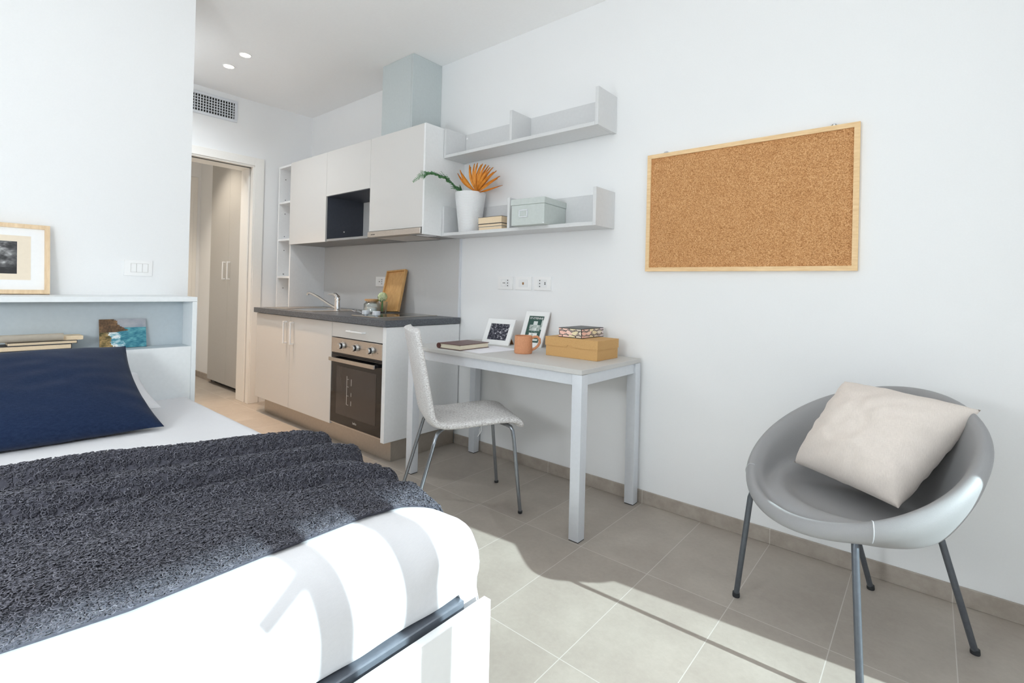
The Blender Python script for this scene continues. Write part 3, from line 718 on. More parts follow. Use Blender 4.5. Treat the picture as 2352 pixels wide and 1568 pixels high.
m.build('leaflets', M['fern'], fe, smooth=0)
# shelf books
def book(label, x0, x1, d0, d1, z0, z1, cover, page, group, spine='back', origin=None, rot=0, name='book'):
    cx, cd = (x0+x1)/2, (d0+d1)/2
    t_ = thing(name, label, 'book', (cx, cd, z0), rot, group)
    hx, hd, h_ = (x1-x0)/2, (d1-d0)/2, z1-z0; ct = min(.0022, h_*.12)
    c = MB(local=True); c.box(-hx, hx, -hd, hd, 0, ct).box(-hx, hx, -hd, hd, h_-ct, h_)
    if spine == 'back': c.box(-hx, hx, hd-ct, hd, 0, h_)
    elif spine == 'left': c.box(-hx, -hx+ct, -hd, hd, 0, h_)
    c.build('cover', M[cover], t_, smooth=0)
    p = MB(local=True); i = .0012
    p.box(-hx+(ct if spine == 'left' else i), hx-i, -hd+i, hd-(ct if spine == 'back' else i), ct, h_-ct); p.build('pages', M[page], t_, smooth=0)
    return t_
G = 'books on the lower wall shelf'
book('thin paperback at the bottom of the pile beside the white vase', 2.505, 2.700, .045, .187, SZ, SZ+.019, 'coverpale', 'cream', G)
book('thin paperback in the middle of the pile beside the white vase', 2.503, 2.699, .045, .188, SZ+.0192, SZ+.0375, 'cover', 'cream', G)
book('thick paperback topmost of the pile beside the white vase', 2.502, 2.699, .045, .190, SZ+.0377, SZ+.081, 'cover', 'cream', G)
# storage box on the shelf, a little turned
bx = thing('storage_box', 'pale sage lidded storage box with metal label holder on the lower shelf', 'box', (2.945, .142, SZ), R(4))
hx, hy = .112, .116
MB(local=True).box(-hx, hx, -hy, hy, 0, .115, .002).build('box_base', M['sage'], bx, smooth=0)
MB(local=True).box(-hx-.004, hx+.004, -hy-.004, hy+.004, .115, .150, .002).build('lid', M['sage'], bx, smooth=0)
m = MB(local=True); fx = -.028
for a in ((fx-.030, fx+.030, .044, .050), (fx-.030, fx+.030, .082, .088), (fx-.030, fx-.024, .050, .082), (fx+.024, fx+.030, .050, .082)): m.box(a[0], a[1], -hy-.003, -hy, a[2], a[3], .0008)
m.build('label_holder', M['chrome'], bx, smooth=0)
MB(local=True).box(fx-.024, fx+.024, -hy-.001, -hy, .050, .082).build('label_card', M['sage'], bx, smooth=0)
m = MB(local=True); m.cyl((hx-.004, -hy-.0006, .008), (hx-.004, -hy, .008), .0035, n=10).build('corner_rivet', M['chrome'], bx)

# ------------------------------------------------------------------ cork board
cb = thing('cork_board', 'large cork notice board in pine frame on the right wall', 'notice board', (4.01, .008, 1.207))
a0, a1, b0, b1, fw = 3.557, 4.469, 1.206, 1.809, .020
def mitre(m, x0, x1, z0, z1, w_, d0, d1):
    o_ = [(x0, z0), (x1, z0), (x1, z1), (x0, z1)]; i_ = [(x0+w_, z0+w_), (x1-w_, z0+w_), (x1-w_, z1-w_), (x0+w_, z1-w_)]
    for k in range(4):
        a, b = o_[k], o_[(k+1) % 4]; c, e = i_[(k+1) % 4], i_[k]
        m.prism([(a[0], d0, a[1]), (b[0], d0, b[1]), (c[0], d0, c[1]), (e[0], d0, e[1])], (0, d1-d0, 0))
m = MB(); mitre(m, a0, a1, b0, b1, fw, .002, .020); m.build('frame', M['pine'], cb, smooth=0)
MB().box(a0+fw, a1-fw, .002, .011, b0+fw, b1-fw).build('cork_sheet', M['cork'], cb, smooth=0)
for x in (3.650, 4.378):
    m = MB(); m.tube([(x-.012, .004, b1), (x-.012, .004, b1+.004), (x-.006, .004, b1+.010), (x+.006, .004, b1+.010), (x+.012, .004, b1+.004), (x+.012, .004, b1)], .0018, 8)
    m.cyl((x, .001, b1+.004), (x, .007, b1+.004), .004, n=12); m.build('hanger', M['chrome'], cb)

# ------------------------------------------------------------------ desk
dk = thing('desk', 'light grey desk with square silver legs against the right wall', 'desk', (2.945, .3, 0))
DX0, DX1, DF, DB, DH = 2.348, 3.545, .592, .018, .7515
MB().box(DX0, DX1, DB, DF, DH-.022, DH, .0015).build('desktop', M['desktop'], dk, smooth=0)
for x, d in ((DX0, DB+.004), (DX0, DF-.052), (DX1-.050, DB+.004), (DX1-.050, DF-.052)):
    lg = MB().box(x, x+.050, d, d+.050, .004, DH-.023, .0018, 2).build('leg', M['alu'], dk)
    MB().box(x+.001, x+.049, d+.001, d+.049, 0, .004).build('foot_cap', M['foot'], lg, smooth=0)
for a in ((DX0+.050, DX1-.050, DF-.042, DF-.014), (DX0+.050, DX1-.050, DB+.016, DB+.044)):
    MB().box(a[0], a[1], a[2], a[3], DH-.073, DH-.023, .001).build('apron', M['alu'], dk, smooth=0)
for x in (DX0+.010, DX1-.038):
    MB().box(x, x+.028, DB+.054, DF-.052, DH-.073, DH-.023, .001).build('apron', M['alu'], dk, smooth=0)
T = DH+.0003
# paper sheet
m = MB(local=True); m.box(-.105, .105, -.1485, .1485, 0, .0006); m = m.build('paper_sheet', M['paper'], None, (2.79, .385, T), 0, )
m.location = (2.79, -.385, T); m.rotation_euler = (0, 0, R(-5)); tag(m, 'blank white paper sheet on the desk under the notebook', 'paper')
# notebook
nb = thing('notebook', 'closed maroon leather notebook with ivory pages on the desk', 'book', (2.650, .432, T+.0008), R(2.5))
hx, hy = .087, .122
NH = .030
c = MB(local=True); c.box(-hx, hx, -hy, hy, 0, .003, .001).box(-hx, hx, -hy, hy, NH-.003, NH, .001)
c.tube([(-hx+.004, -hy, NH/2), (-hx+.004, hy, NH/2)], NH/2-.0002, 20); c.build('cover', M['maroon'], nb)
MB(local=True).box(-hx+.008, hx-.005, -hy+.005, hy-.005, .0031, NH-.0031).build('pages', M['ivory'], nb, smooth=0)
# mug
mg = thing('mug', 'terracotta clay mug with looped handle on the desk', 'mug', (3.018, .345, T))
c = (3.018, .345, T)
MB().lathe(c, [(0, 0), (.046, 0), (.048, .003), (.049, .008), (.0475, .092), (.0465, .095), (.0445, .094), (.044, .09), (.045, .01), (0, .007)], 44).build('mug_body', M['terracotta'], mg)
dirx, dird = .80, -.60
def mp(r, z): return (c[0]+dirx*r, c[1]+dird*r, c[2]+z)
MB().tube([mp(.045, .082), mp(.058, .090), (mp(.075, .090)), mp(.087, .078), mp(.088, .060), mp(.079, .042), mp(.064, .028), mp(.046, .018)], [.0068, .007, .007, .007, .007, .007, .0068, .0062], 14).build('handle', M['terracotta'], mg)
# desk photo frames
def desk_frame(label, TLp, TRp, BRp, BLp, wfr, art, nu, nv, strut):
    TLv, TRv, BRv, BLv = [Vector(p) for p in (TLp, TRp, BRp, BLp)]
    cen = (TLv+TRv+BRv+BLv)/4
    t_ = thing('picture_frame', label, 'picture frame', (cen.x, cen.y, min(BLp[2], BRp[2])), group='white picture frames on the desk')
    ex = (TRv-TLv).normalized(); ez = (TLv-BLv).normalized(); nv_ = ex.cross(ez).normalized()
    if nv_.y < 0: nv_ = -nv_
    Wd, Ht = (TRv-TLv).length, (TLv-BLv).length
    def q(u, v, o_): return BLv+ex*u+ez*v+nv_*o_
    m = MB(); o4 = [(0, 0), (Wd, 0), (Wd, Ht), (0, Ht)]; i4 = [(wfr, wfr), (Wd-wfr, wfr), (Wd-wfr, Ht-wfr), (wfr, Ht-wfr)]
    for k in range(4):
        a, b, c_, e = o4[k], o4[(k+1) % 4], i4[(k+1) % 4], i4[k]
        m.prism([tuple(q(*a, -.012)), tuple(q(*b, -.012)), tuple(q(*c_, -.012)), tuple(q(*e, -.012))], tuple(nv_*.012))
    m.build('frame', M['frame_white'], t_, smooth=0)
    m = MB(); m.prism([tuple(q(u, v, -.013)) for u, v in ((.003, .003), (Wd-.003, .003), (Wd-.003, Ht-.003), (.003, Ht-.003))], tuple(nv_*.008)); m.build('backing_board', M['brown'], t_, smooth=0)
    picture('print', t_, [tuple(q(*p, -.0045)) for p in ((wfr, Ht-wfr), (Wd-wfr, Ht-wfr), (Wd-wfr, wfr), (wfr, wfr))], art, nu, nv)
    if strut:
        m = MB(); m.prism([tuple(q(Wd*.62, Ht*.55, -.013)), tuple(q(Wd*.80, Ht*.55, -.013)), tuple(q(Wd*.80, Ht*.55, -.013)+Vector((0, -.055, -(q(Wd*.7, Ht*.55, -.013).z-T)))), tuple(q(Wd*.62, Ht*.55, -.013)+Vector((0, -.055, -(q(Wd*.7, Ht*.55, -.013).z-T))))], (0, -.004, 0)); m.build('strut', M['brown'], t_, smooth=0)
    return t_, q, Wd, Ht, nv_, ex, ez
def city_photo(u, v):
    n = fbm(u*9, v*7, 3.1, 5); b = noise.cell(Vector((u*13, v*11, .5))); k = noise.cell(Vector((u*26+v*3, v*20, 4.5)))
    g = .22+.75*max(0, n-.40)*2.2+.30*(b-.45)+.30*(k-.5)
    if v > .55 and u < .45 and fbm(u*5, v*5, 9) > .5: g *= .45
    g = max(.0, min(1, g)); return mixc((34, 34, 48), (220, 218, 222), g)
desk_frame('white photo frame with a landscape black and white town print', (2.573, .142, .908), (2.768, .112, .908), (2.763, .172, T), (2.552, .185, T), .030, city_photo, 130, 96, True)
def poster(u, v):
    green = (52, 84, 76); c_ = green
    n = fbm(u*6, v*9, 1.7, 4)
    if v > .2 and v < .34 and .36 < u < .64: c_ = (214, 220, 218)
    elif .34 <= v < .55 and .16 < u < .86: c_ = mixc((176, 186, 182), (226, 230, 228), noise.cell(Vector((u*11, v*9, 2.5))))
    elif .55 <= v < .64: c_ = mixc(green, (150, 164, 158), noise.cell(Vector((u*16, v*30, 1.5)))*.6)
    elif .64 <= v < .72 and .22 < u < .78: c_ = (232, 236, 234)
    elif .72 <= v < .82 and .14 < u < .86: c_ = mixc((196, 206, 202), (236, 238, 236), noise.cell(Vector((u*9, v*14, 7.5))))
    elif .86 <= v < .93 and .1 < u < .9: c_ = (206, 214, 210)
    if u > .88 and .14 < v < .5: c_ = (200, 208, 204)
    return mixc(c_, (40, 60, 56), max(0, n-.62)*1.6)
fr2, q, Wd, Ht, nv_, ex, ez = desk_frame('white photo frame with a tall green town poster, behind the mug', (2.803, .050, .963), (2.956, .020, .963), (2.928, .074, T), (2.783, .108, T), .028, poster, 44, 72, False)
tm = text_mesh('ST-ETIENNE', .0175, .0002, .95)
cw = q(Wd/2, Ht-.028-.014, -.0037)
rot = Matrix((Vector((ex.x, -ex.y, ex.z)), Vector((ez.x, -ez.y, ez.z)), Vector((nv_.x, -nv_.y, nv_.z)))).transposed().to_4x4()
tm.transform(Matrix.Translation((cw.x, -cw.y, cw.z)) @ rot); link('poster_title', tm, M['frame_white'], fr2, smooth=0)
# kraft shoe box
sb = thing('shoe_box', 'brown kraft cardboard lidded box on the right end of the desk', 'box', (3.298, .205, T), 0)
X0, X1, E0, E1 = 3.140, 3.452, .098, .305
MB().box(X0, X1, E0, E1, T, T+.075, .001).build('box_base', M['kraft'], sb, smooth=0)
m = MB(); ztop, zl = T+.100, T+.054; e = .003; pts = [(X0-e, ztop), (X1+e, ztop), (X1+e, zl)]
nc = (X0+X1)/2-.006; nr = .017
pts += [(nc+nr, zl)]+[(nc+nr*math.cos(a), zl+.013*math.sin(a)) for a in [math.pi*k/12 for k in range(1, 12)]]+[(nc-nr, zl), (X0-e, zl)]
m.prism([(a, E1+.0004, min(b, ztop-.003)) for a, b in pts], (0, .0026, 0))
m.box(X0-e, X1+e, E0-e, E0-.0004, zl, ztop-.003).box(X0-e, X0-.0004, E0, E1+.0004, zl, ztop-.003).box(X1+.0004, X1+e, E0, E1+.0004, zl, ztop-.003).box(X0-e, X1+e, E0-e, E1+.003, ztop-.003, ztop)
m.build('lid', M['kraft'], sb, smooth=0)
# patterned box on top
wb = thing('patterned_box', 'small black-lidded box with a pastel animal print on the kraft box', 'box', (3.271, .168, ztop+.0004), 0)
hx, hy, hz = .071, .110, .049
m = MB(local=True); m.box(-hx, hx, -hy, hy, 0, .003, .0006).box(-hx, hx, -hy, hy, hz-.003, hz, .0006).box(hx-.003, hx, -hy, hy, 0, hz); m.build('case', M['black'], wb, smooth=0)
pals = [(246, 202, 188), (238, 226, 190), (226, 214, 216), (248, 214, 200), (232, 222, 206)]
def whale(u, v, s_):
    x, y = u*4.4, v*1.55
    best = None
    for i in range(-1, 7):
        for j in range(-1, 3):
            cx_ = i+(.5 if j % 2 else 0)+.22*noise.noise(Vector((i*3.1, j*5.7, s_))); cy_ = j*.78+.1*noise.noise(Vector((i*7.7, j*1.3, s_)))
            dx, dy = x-cx_, y-cy_; an = noise.noise(Vector((i*1.7, j*2.9, 3+s_)))*1.2
            ex_, ey = dx*math.cos(an)+dy*math.sin(an), -dx*math.sin(an)+dy*math.cos(an)
            r_ = (ex_/.56)**2+((ey+.10*ex_*ex_*4)/(.33*(1-.45*ex_)))**2
            if best is None or r_ < best[0]: best = (r_, (i*3+j*5) % 5, ex_, ey)
    r_, k, ex_, ey = best
    if r_ < .86:
        if abs(ex_-.3) < .035 and abs(ey-.06) < .04: return (40, 36, 40)
        return pals[k]
    if r_ < 1.08: return (46, 40, 42)
    return (214, 196, 186) if noise.noise(Vector((x*14, y*14, 1))) > .05 else (70, 62, 62)
def local_picture(name, parent, corners, fn, nu, nv):
    o_ = picture(name, None, [(c_[0], -c_[1], c_[2]) for c_ in corners], fn, nu, nv); o_.parent = parent; return o_
i_ = .0015
MB(local=True).box(-hx+i_, hx-.003, -hy+i_, hy-i_, .003, hz-.003).build('drawer_body', M['coverpale'], wb, smooth=0)
local_picture('print_front', wb, [(-hx+i_, -hy+i_-.0006, hz-.003), (hx-.003, -hy+i_-.0006, hz-.003), (hx-.003, -hy+i_-.0006, .003), (-hx+i_, -hy+i_-.0006, .003)], lambda u, v: whale(u*.75, v, 0), 110, 34)
local_picture('print_side', wb, [(-hx+i_-.0006, hy-i_, hz-.003), (-hx+i_-.0006, -hy+i_, hz-.003), (-hx+i_-.0006, -hy+i_, .003), (-hx+i_-.0006, hy-i_, .003)], lambda u, v: whale(u, v, 11), 120, 34)
local_picture('print_end', wb, [(hx+.0004, -hy+i_, hz-.003), (hx+.0004, hy-i_, hz-.003), (hx+.0004, hy-i_, .003), (hx+.0004, -hy+i_, .003)], lambda u, v: whale(u, v, 23), 120, 34)

# ------------------------------------------------------------------ dining chair
cr = thing('desk_chair', 'pale grey tweed upholstered chair with steel legs at the desk', 'chair', (2.885, .63, 0), R(-31))
PR = [(.235, .415), (.232, .432), (.215, .448), (.16, .458), (.08, .455), (-.02, .448), (-.10, .444), (-.155, .447), (-.188, .462), (-.205, .49), (-.214, .53), (-.232, .62), (-.250, .71), (-.268, .80), (-.284, .88), (-.288, .898)]
def prof(t_):
    n_ = len(PR)-1; f_ = min(t_*n_, n_-1e-6); i = int(f_); u = f_-i
    p = [Vector((0, *PR[min(max(k, 0), n_)])) for k in (i-1, i, i+1, i+2)]
    return .5*((2*p[1])+(-p[0]+p[2])*u+(2*p[0]-5*p[1]+4*p[2]-p[3])*u*u+(-p[0]+3*p[1]-3*p[2]+p[3])*u**3)
def halfw(t_):
    if t_ < .06: return .176+.022*math.sqrt(max(0, t_/.06))
    if t_ < .5: return .198+.004*math.sin((t_-.06)/.44*math.pi)
    w_ = .198-.014*((t_-.5)/.5)
    if t_ > .93: w_ -= .05*((t_-.93)/.07)**2.5
    return w_
def shell(i, j):
    pass
m = MB(local=True); NT_, NA = 64, 26
rings = []
TH_ = .020
for a in range(NT_+1):
    t_ = a/NT_; c_ = prof(t_); tg = (prof(min(1, t_+.004))-prof(max(0, t_-.004))).normalized(); nn = Vector((0, tg.z, -tg.y))
    if nn.z < 0 and t_ < .5: nn = -nn
    if nn.y < 0 and t_ >= .5: nn = -nn
    hw = halfw(t_); en = min(1, t_/.03, (1-t_)/.025); th = TH_*math.sqrt(max(.05, 1-(1-en)**2))
    ring = []
    for k in range(NA):
        an = 2*math.pi*k/NA; cx_, sx_ = math.cos(an), math.sin(an)
        ex_ = math.copysign(abs(cx_)**.35, cx_)*hw; ey_ = math.copysign(abs(sx_)**.6, sx_)*th
        cup = -.016*(1-(ex_/hw)**2) if t_ > .5 else -.008*(1-(ex_/hw)**2)
        ring.append(m.bm.verts.new(c_+Vector((ex_, 0, 0))+nn*(ey_+cup)))
    rings.append(ring)
for r0, r1 in zip(rings, rings[1:]):
    for k in range(NA): m.bm.faces.new((r0[k], r0[(k+1) % NA], r1[(k+1) % NA], r1[k]))
m.bm.faces.new(rings[0]); m.bm.faces.new(rings[-1])
m.build('upholstered_shell', M['tweed'], cr, smooth=60)
def leg(sx, front):
    if front: pts = [(sx*.10, .15, .424), (sx*.150, .170, .424), (sx*.172, .182, .418), (sx*.181, .189, .400), (sx*.185, .195, .36), (sx*.199, .232, .004)]
    else: pts = [(sx*.10, -.13, .415), (sx*.150, -.165, .414), (sx*.172, -.182, .408), (sx*.182, -.192, .39), (sx*.185, -.203, .35), (sx*.197, -.300, .004)]
    l_ = MB(local=True).tube(pts, .009, 14).build('leg', M['chairsteel'], cr)
    p = pts[-1]; MB(local=True).lathe((p[0], p[1], 0), [(0, 0), (.0105, 0), (.0115, .004), (.0112, .012), (0, .014)], 14).build('foot_cap', M['foot'], l_)
for sx in (-1, 1): leg(sx, True); leg(sx, False)
m = MB(local=True); m.tube([(-.10, .15, .424), (.10, .15, .424)], .009, 12).tube([(-.10, -.13, .415), (.10, -.13, .415)], .009, 12).tube([(.08, .15, .424), (.08, -.13, .415)], .008, 12).tube([(-.08, .15, .424), (-.08, -.13, .415)], .008, 12)
m.build('under_frame', M['chairsteel'], cr)
m = MB(local=True); m.tube([(.150, .04, .43), (.152, .035, .40), (.150, .02, .375)], .0012, 6).tube([(.150, .04, .43), (.148, .028, .41), (.155, .03, .39)], .0010, 6)
m.build('loose_thread', M['white_plastic'], cr)

# ------------------------------------------------------------------ armchair
AC = (4.514, .470)
ar = thing('armchair', 'grey leather tub chair on thin metal legs beside the wall', 'armchair', (AC[0], AC[1], 0), R(145.2))
# local +Y is the front of the chair, +X its own right-hand... (x mirrored in the picture)
RL, RF, ZF, ZB = .333, .306, .430, .784
def rimz(th): 
    s_ = (1-math.sin(th))/2; return ZF+(ZB-ZF)*s_
def bowl_pt(th, u):
    """closed section from seat centre over the rim to the underside"""
    zr = rimz(th); s_ = (1-math.sin(th))/2
    zs = .432
    K = [(0, zs-.004), (.30, zs-.003), (.52, zs+.002), (.66, zs+.014+.055*s_), (.765, zs+.010+(zr-zs)*.48*s_+.02*s_), (.835, zr-.004-.070*s_), (.880, zr-.002-.012*s_), (.925, zr+.006), (.970, zr+.004), (1.0, zr-.016), (.985, zr-.034-.02*s_), (.925, zr-.040-.11*s_), (.80, .400+(zr-.43)*.42*s_+.002), (.68, .394+.02*s_), (.58, .390), (.36, .386), (0, .386)]
    n_ = len(K)-1; f_ = min(u*n_, n_-1e-6); i = int(f_); w_ = f_-i
    p = [K[min(max(k, 0), n_)] for k in (i-1, i, i+1, i+2)]
    def cr_(c): return .5*((2*p[1][c])+(-p[0][c]+p[2][c])*w_+(2*p[0][c]-5*p[1][c]+4*p[2][c]-p[3][c])*w_*w_+(-p[0][c]+3*p[1][c]-3*p[2][c]+p[3][c])*w_**3)
    rho, z = cr_(0), cr_(1)
    if i == 0 or i == n_-1: rho = max(0, rho)
    off = -.012*s_*0
    return (rho*RL*math.cos(th), rho*RF*math.sin(th)+off, z)
m = MB(local=True); NU, NV = 96, 66
vs = m.grid(lambda a, b: bowl_pt(2*math.pi*a, b), NU, NV, closed_u=True); m.weld(1e-4)
m.build('seat_shell', M['leather'], ar, smooth=80)
def seam(th, name='seam'):
    pts = []
    for k in range(30):
        u = .42+.25*k/29; p = bowl_pt(th, u); q_ = bowl_pt(th, u+.01); pts.append(p)
    MB(local=True).tube([(p[0]*1.001, p[1]*1.001, p[2]+.0008) for p in pts], .0018, 6).build(name, M['seam'], ar)
SE = [R(44), R(136)]
for th in SE: seam(th)
# legs: measured places of the four feet
Mloc = Matrix.Rotation(R(-145.2), 4, 'Z')
def lp(x, d, z):
    v = Mloc @ Vector((x-AC[0], -(d-AC[1]), z)); return (v.x, v.y, v.z)
for (tx, td, tz), (fx_, fd) in (((4.228, .560, .418), (4.172, .510)), ((4.545, .742, .418), (4.570, .800)), ((4.468, .255, .398), (4.540, .112)), ((4.726, .432, .398), (4.819, .307))):
    l_ = MB(local=True).tube([lp(tx*.8+AC[0]*.2, td*.8+AC[1]*.2, tz-.01), lp(tx, td, tz-.004), lp(tx+(fx_-tx)*.06, td+(fd-td)*.06, tz*.93), lp(fx_, fd, .006)], [.0095, .0095, .0095, .0095], 16).build('leg', M['legpaint'], ar)
    p = lp(fx_, fd, 0); MB(local=True).lathe((p[0], p[1], 0), [(0, 0), (.012, 0), (.013, .004), (.012, .016), (0, .018)], 16).build('foot_cap', M['foot'], l_)

# ------------------------------------------------------------------ cushions
def cushion(name, label, corners, thick, mat, seed, pinch=.05, wr=.006, n=56, normal=None):
    """corners TL, TR, BR, BL in (x,d,z)"""
    C4 = [Vector((c[0], -c[1], c[2])) for c in corners]; cen = sum(C4, Vector())/4
    nn = (C4[1]-C4[3]).cross(C4[0]-C4[2]).normalized()
    if normal is not None and nn.dot(Vector((normal[0], -normal[1], normal[2]))) < 0: nn = -nn
    me = bmesh.new(); lay = []
    def P_(u, v):
        cu, cv = 2*u-1, 2*v-1
        u2 = u-cu*pinch*(1-cv*cv)*abs(cu)**3; v2 = v-cv*pinch*(1-cu*cu)*abs(cv)**3
        return (C4[0]*(1-u2)+C4[1]*u2)*(1-v2)+(C4[3]*(1-u2)+C4[2]*u2)*v2
    def hgt(u, v, sd_):
        cu, cv = abs(2*u-1), abs(2*v-1)
        h_ = (max(0, 1-cu**2.6))**.55*(max(0, 1-cv**2.6))**.55
        edge = max(cu, cv); cor = cu*cv
        w1 = noise.noise(Vector((u*4.2+seed, v*4.2, sd_*5))); w2 = noise.noise(Vector((u*9+v*5, v*9-u*4+seed, sd_*3)))
        rad = noise.noise(Vector((math.atan2(v-.5, u-.5)*5+seed, edge*1.2, sd_)))
        return thick/2*h_+(wr*w1*.8+wr*.5*w2)*h_+wr*1.1*rad*(edge**3)*min(1, h_*3)
    for sd_ in (1, -1):
        g_ = [[None]*(n+1) for _ in range(n+1)]
        for i in range(n+1):
            for j in range(n+1):
                u, v = i/n, j/n; rim_ = i in (0, n) or j in (0, n)
                if sd_ == -1 and rim_: g_[i][j] = lay[i][j]; continue
                g_[i][j] = me.verts.new(P_(u, v)+nn*sd_*(0 if rim_ else max(.0012, hgt(u, v, sd_))))
        if sd_ == 1: lay = g_
        for i in range(n):
            for j in range(n): me.faces.new((g_[i][j], g_[i+1][j], g_[i+1][j+1], g_[i][j+1]))
    bmesh.ops.recalc_face_normals(me, faces=me.faces)
    o_ = bpy.data.meshes.new(name); me.to_mesh(o_); me.free()
    low = min(corners, key=lambda c_: c_[2])
    ob = link(name, o_, mat, None, (cen.x, -cen.y, low[2]), smooth=80)
    return ob
cu = cushion('throw_pillow', '', [(4.466, .310, .798), (4.818, .365, .767), (4.634, .595, .488), (4.325, .378, .492)], .235, M['linen'], 3.3, .010, .016, normal=(-.6, .8, .3))
tag(cu, 'cream linen square cushion leaning inside the grey tub chair', 'cushion')

# ------------------------------------------------------------------ headboard unit
HX, HB, HD0, HD1 = 2.000, 1.637, 1.591, 2.62
hu = thing('headboard_unit', 'white headboard shelf unit with open niche at the head of the bed', 'headboard', (1.82, 2.1, 0))
MB().box(HB, HX+.001, HD0, HD1, .9985, 1.0202, .0012).build('top_board', M['head'], hu, smooth=0)
MB().box(HB, HX, HD0, HD0+.0200, 0, .9978, .0012).build('side_panel', M['head'], hu, smooth=0)
MB().box(HB, HX, HD1-.0200, HD1, 0, .9978, .0012).build('side_panel', M['head'], hu, smooth=0)
MB().box(HX-.018, HX-.0005, HD0+.0208, HD1-.0208, 0, .7855, .0012).build('front_panel', M['head'], hu, smooth=0)
MB().box(1.866, HX-.0185, HD0+.0205, HD1-.0205, .767, .7855).build('niche_shelf', M['headback'], hu, smooth=0)
MB().box(1.848, 1.865, HD0+.0205, HD1-.0205, .767, .998).build('niche_back', M['headback'], hu, smooth=0)
NZ = .7858
# sea painting
sp = thing('canvas_painting', 'small seascape painting of cliffs and teal water in the headboard niche', 'painting', (1.89, 1.85, NZ))
q1 = [(1.874, 1.9371, 0.9157), (1.874, 1.7658, 0.9157), (1.902, 1.7658, NZ+.001), (1.902, 1.9371, NZ+.001)]
m = MB(); m.prism([tuple(p) for p in q1], (-.004, 0, -.001)); m.build('canvas', M['brown'], sp, smooth=0)
def sea(u, v):
    n = fbm(u*4, v*4, 2.2, 4); n2 = fbm(u*7+3*v, v*9, 5.2, 4)
    shore = .70-.52*(1-v)**.0*0
    head = .33 if v < .12 else .33+.32*((v-.12)/.33) if v < .45 else None
    cliff_low = .26 if v < .5 else .16+.02*math.sin(v*20)
    if v < .45 and u < head+.10*(n-.5)+.06*(n2-.5)+.035*noise.noise(Vector((u*40, v*40, 3)))-(.0 if v < .4 else (v-.4)*6): return mixc((58, 42, 30), (142, 108, 74), n*1.1+.5*(n2-.5)+.3*noise.noise(Vector((u*26, v*18, 1))))
    if v < .30: return mixc((150, 154, 164), (178, 178, 182), n+.4*(n2-.5))
    beach = .20+.32*max(0, v-.5)+.10*(n-.5)+.05*noise.noise(Vector((u*30, v*30, 6)))
    if u < beach*.9 and v > .42: return mixc((70, 66, 34), (184, 150, 98), n2*1.1+.4*noise.noise(Vector((u*24, v*24, 2))))
    foam = u < beach+.19+.16*(n-.5) and v > .46
    if foam: return mixc((70, 140, 160), (236, 240, 240), (n2-.28)*2.6*(1.15-(u-beach)*2.6))
    return mixc((30, 100, 122), (120, 184, 190), .25+.8*(n2-.2)-(v-.3)*.25+.35*noise.noise(Vector((u*14, v*60, 4))))
picture('picture_surface', sp, [(p[0]+.0006, p[1], p[2]) for p in q1], sea, 200, 140)
# niche books (pile)
G = 'books in the headboard niche'
z = NZ
book('hardback at the bottom of the pile in the headboard niche', 1.885, 1.985, 2.041, 2.258, z, z+.020, 'cover', 'cream', G)
book('second book from the bottom of the headboard niche pile', 1.880, 1.984, 2.042, 2.254, z+.0202, z+.041, 'cover', 'cream', G)
book('thin book third from the bottom of the headboard niche pile', 1.888, 1.983, 2.025, 2.230, z+.0412, z+.054, 'cover', 'cream', G)
# curled paperback on top
cp = thing('curled_paperback', 'paperback with rolled-back pale cover on top of the niche book pile', 'book', (1.93, 2.1, z+.0544), group=G)
MB().box(1.890, 1.976, 2.005, 2.240, z+.0544, z+.071, .001).build('pages', M['cream'], cp, smooth=0)
m = MB(); r_ = .0145; zc = z+.0560+r_; pts = []
for k_ in range(30):
    a = math.radians(-80+285*k_/29); pts.append((1.979+r_*math.cos(a), zc+r_*math.sin(a)))
def roll(a, b):
    k_ = min(int(a*29), 28); w_ = a*29-k_; p = pts[k_]; q_ = pts[k_+1]
    return (p[0]*(1-w_)+q_[0]*w_, 2.262-.193*b, p[1]*(1-w_)+q_[1]*w_)
m.grid(roll, 30, 12); bmesh.ops.solidify(m.bm, geom=m.bm.faces[:], thickness=.0026)
m.build('rolled_cover', M['coverpale'], cp, smooth=60)
# framed picture on top
pf = thing('picture_frame', 'large pale wood frame with double mount leaning above the headboard', 'picture frame', (1.68, 2.3, 1.0206))
fz0, fz1, fd0, fd1 = 0, .330, 0, .44
Tm = Matrix.Translation((1.722, -2.082, 1.0245)) @ Matrix.Rotation(R(-9.5), 4, 'Y') @ Matrix.Diagonal((.931, .931, .931, 1))
def fbox(m, a0, a1, c0, c1, t0, t1, b=.0): m.box(t0, t1, -a1, -a0, c0, c1, b)   # local: x thickness, y=-d, z up
m = MB(local=True); w_ = .019
o4 = [(0, 0), (.44, 0), (.44, .330), (0, .330)]; i4 = [(w_, w_), (.44-w_, w_), (.44-w_, .330-w_), (w_, .330-w_)]
for k in range(4):
    a, b, c_, e = o4[k], o4[(k+1) % 4], i4[(k+1) % 4], i4[k]
    m.prism([(0, -p[0], p[1]) for p in (a, b, c_, e)], (-.022, 0, 0))
m.xf(Tm); m.k = -1; m.build('frame', M['ash'], pf, smooth=0)
def flat(name, a0, a1, c0, c1, t0, t1, mat):
    m = MB(local=True); m.box(t0, t1, -a1, -a0, c0, c1); m.xf(Tm); m.k = -1; return m.build(name, mat, pf, smooth=0)
flat('mount', .018, .422, .018, .312, -.018, -.009, M['mat_white'])
flat('inner_mount', .066, .374, .066, .274, -.009, -.0082, M['mat_beige'])
def pz(a, c_, t_): v = Tm @ Vector((t_, -a, c_)); return (v.x, -v.y, v.z)
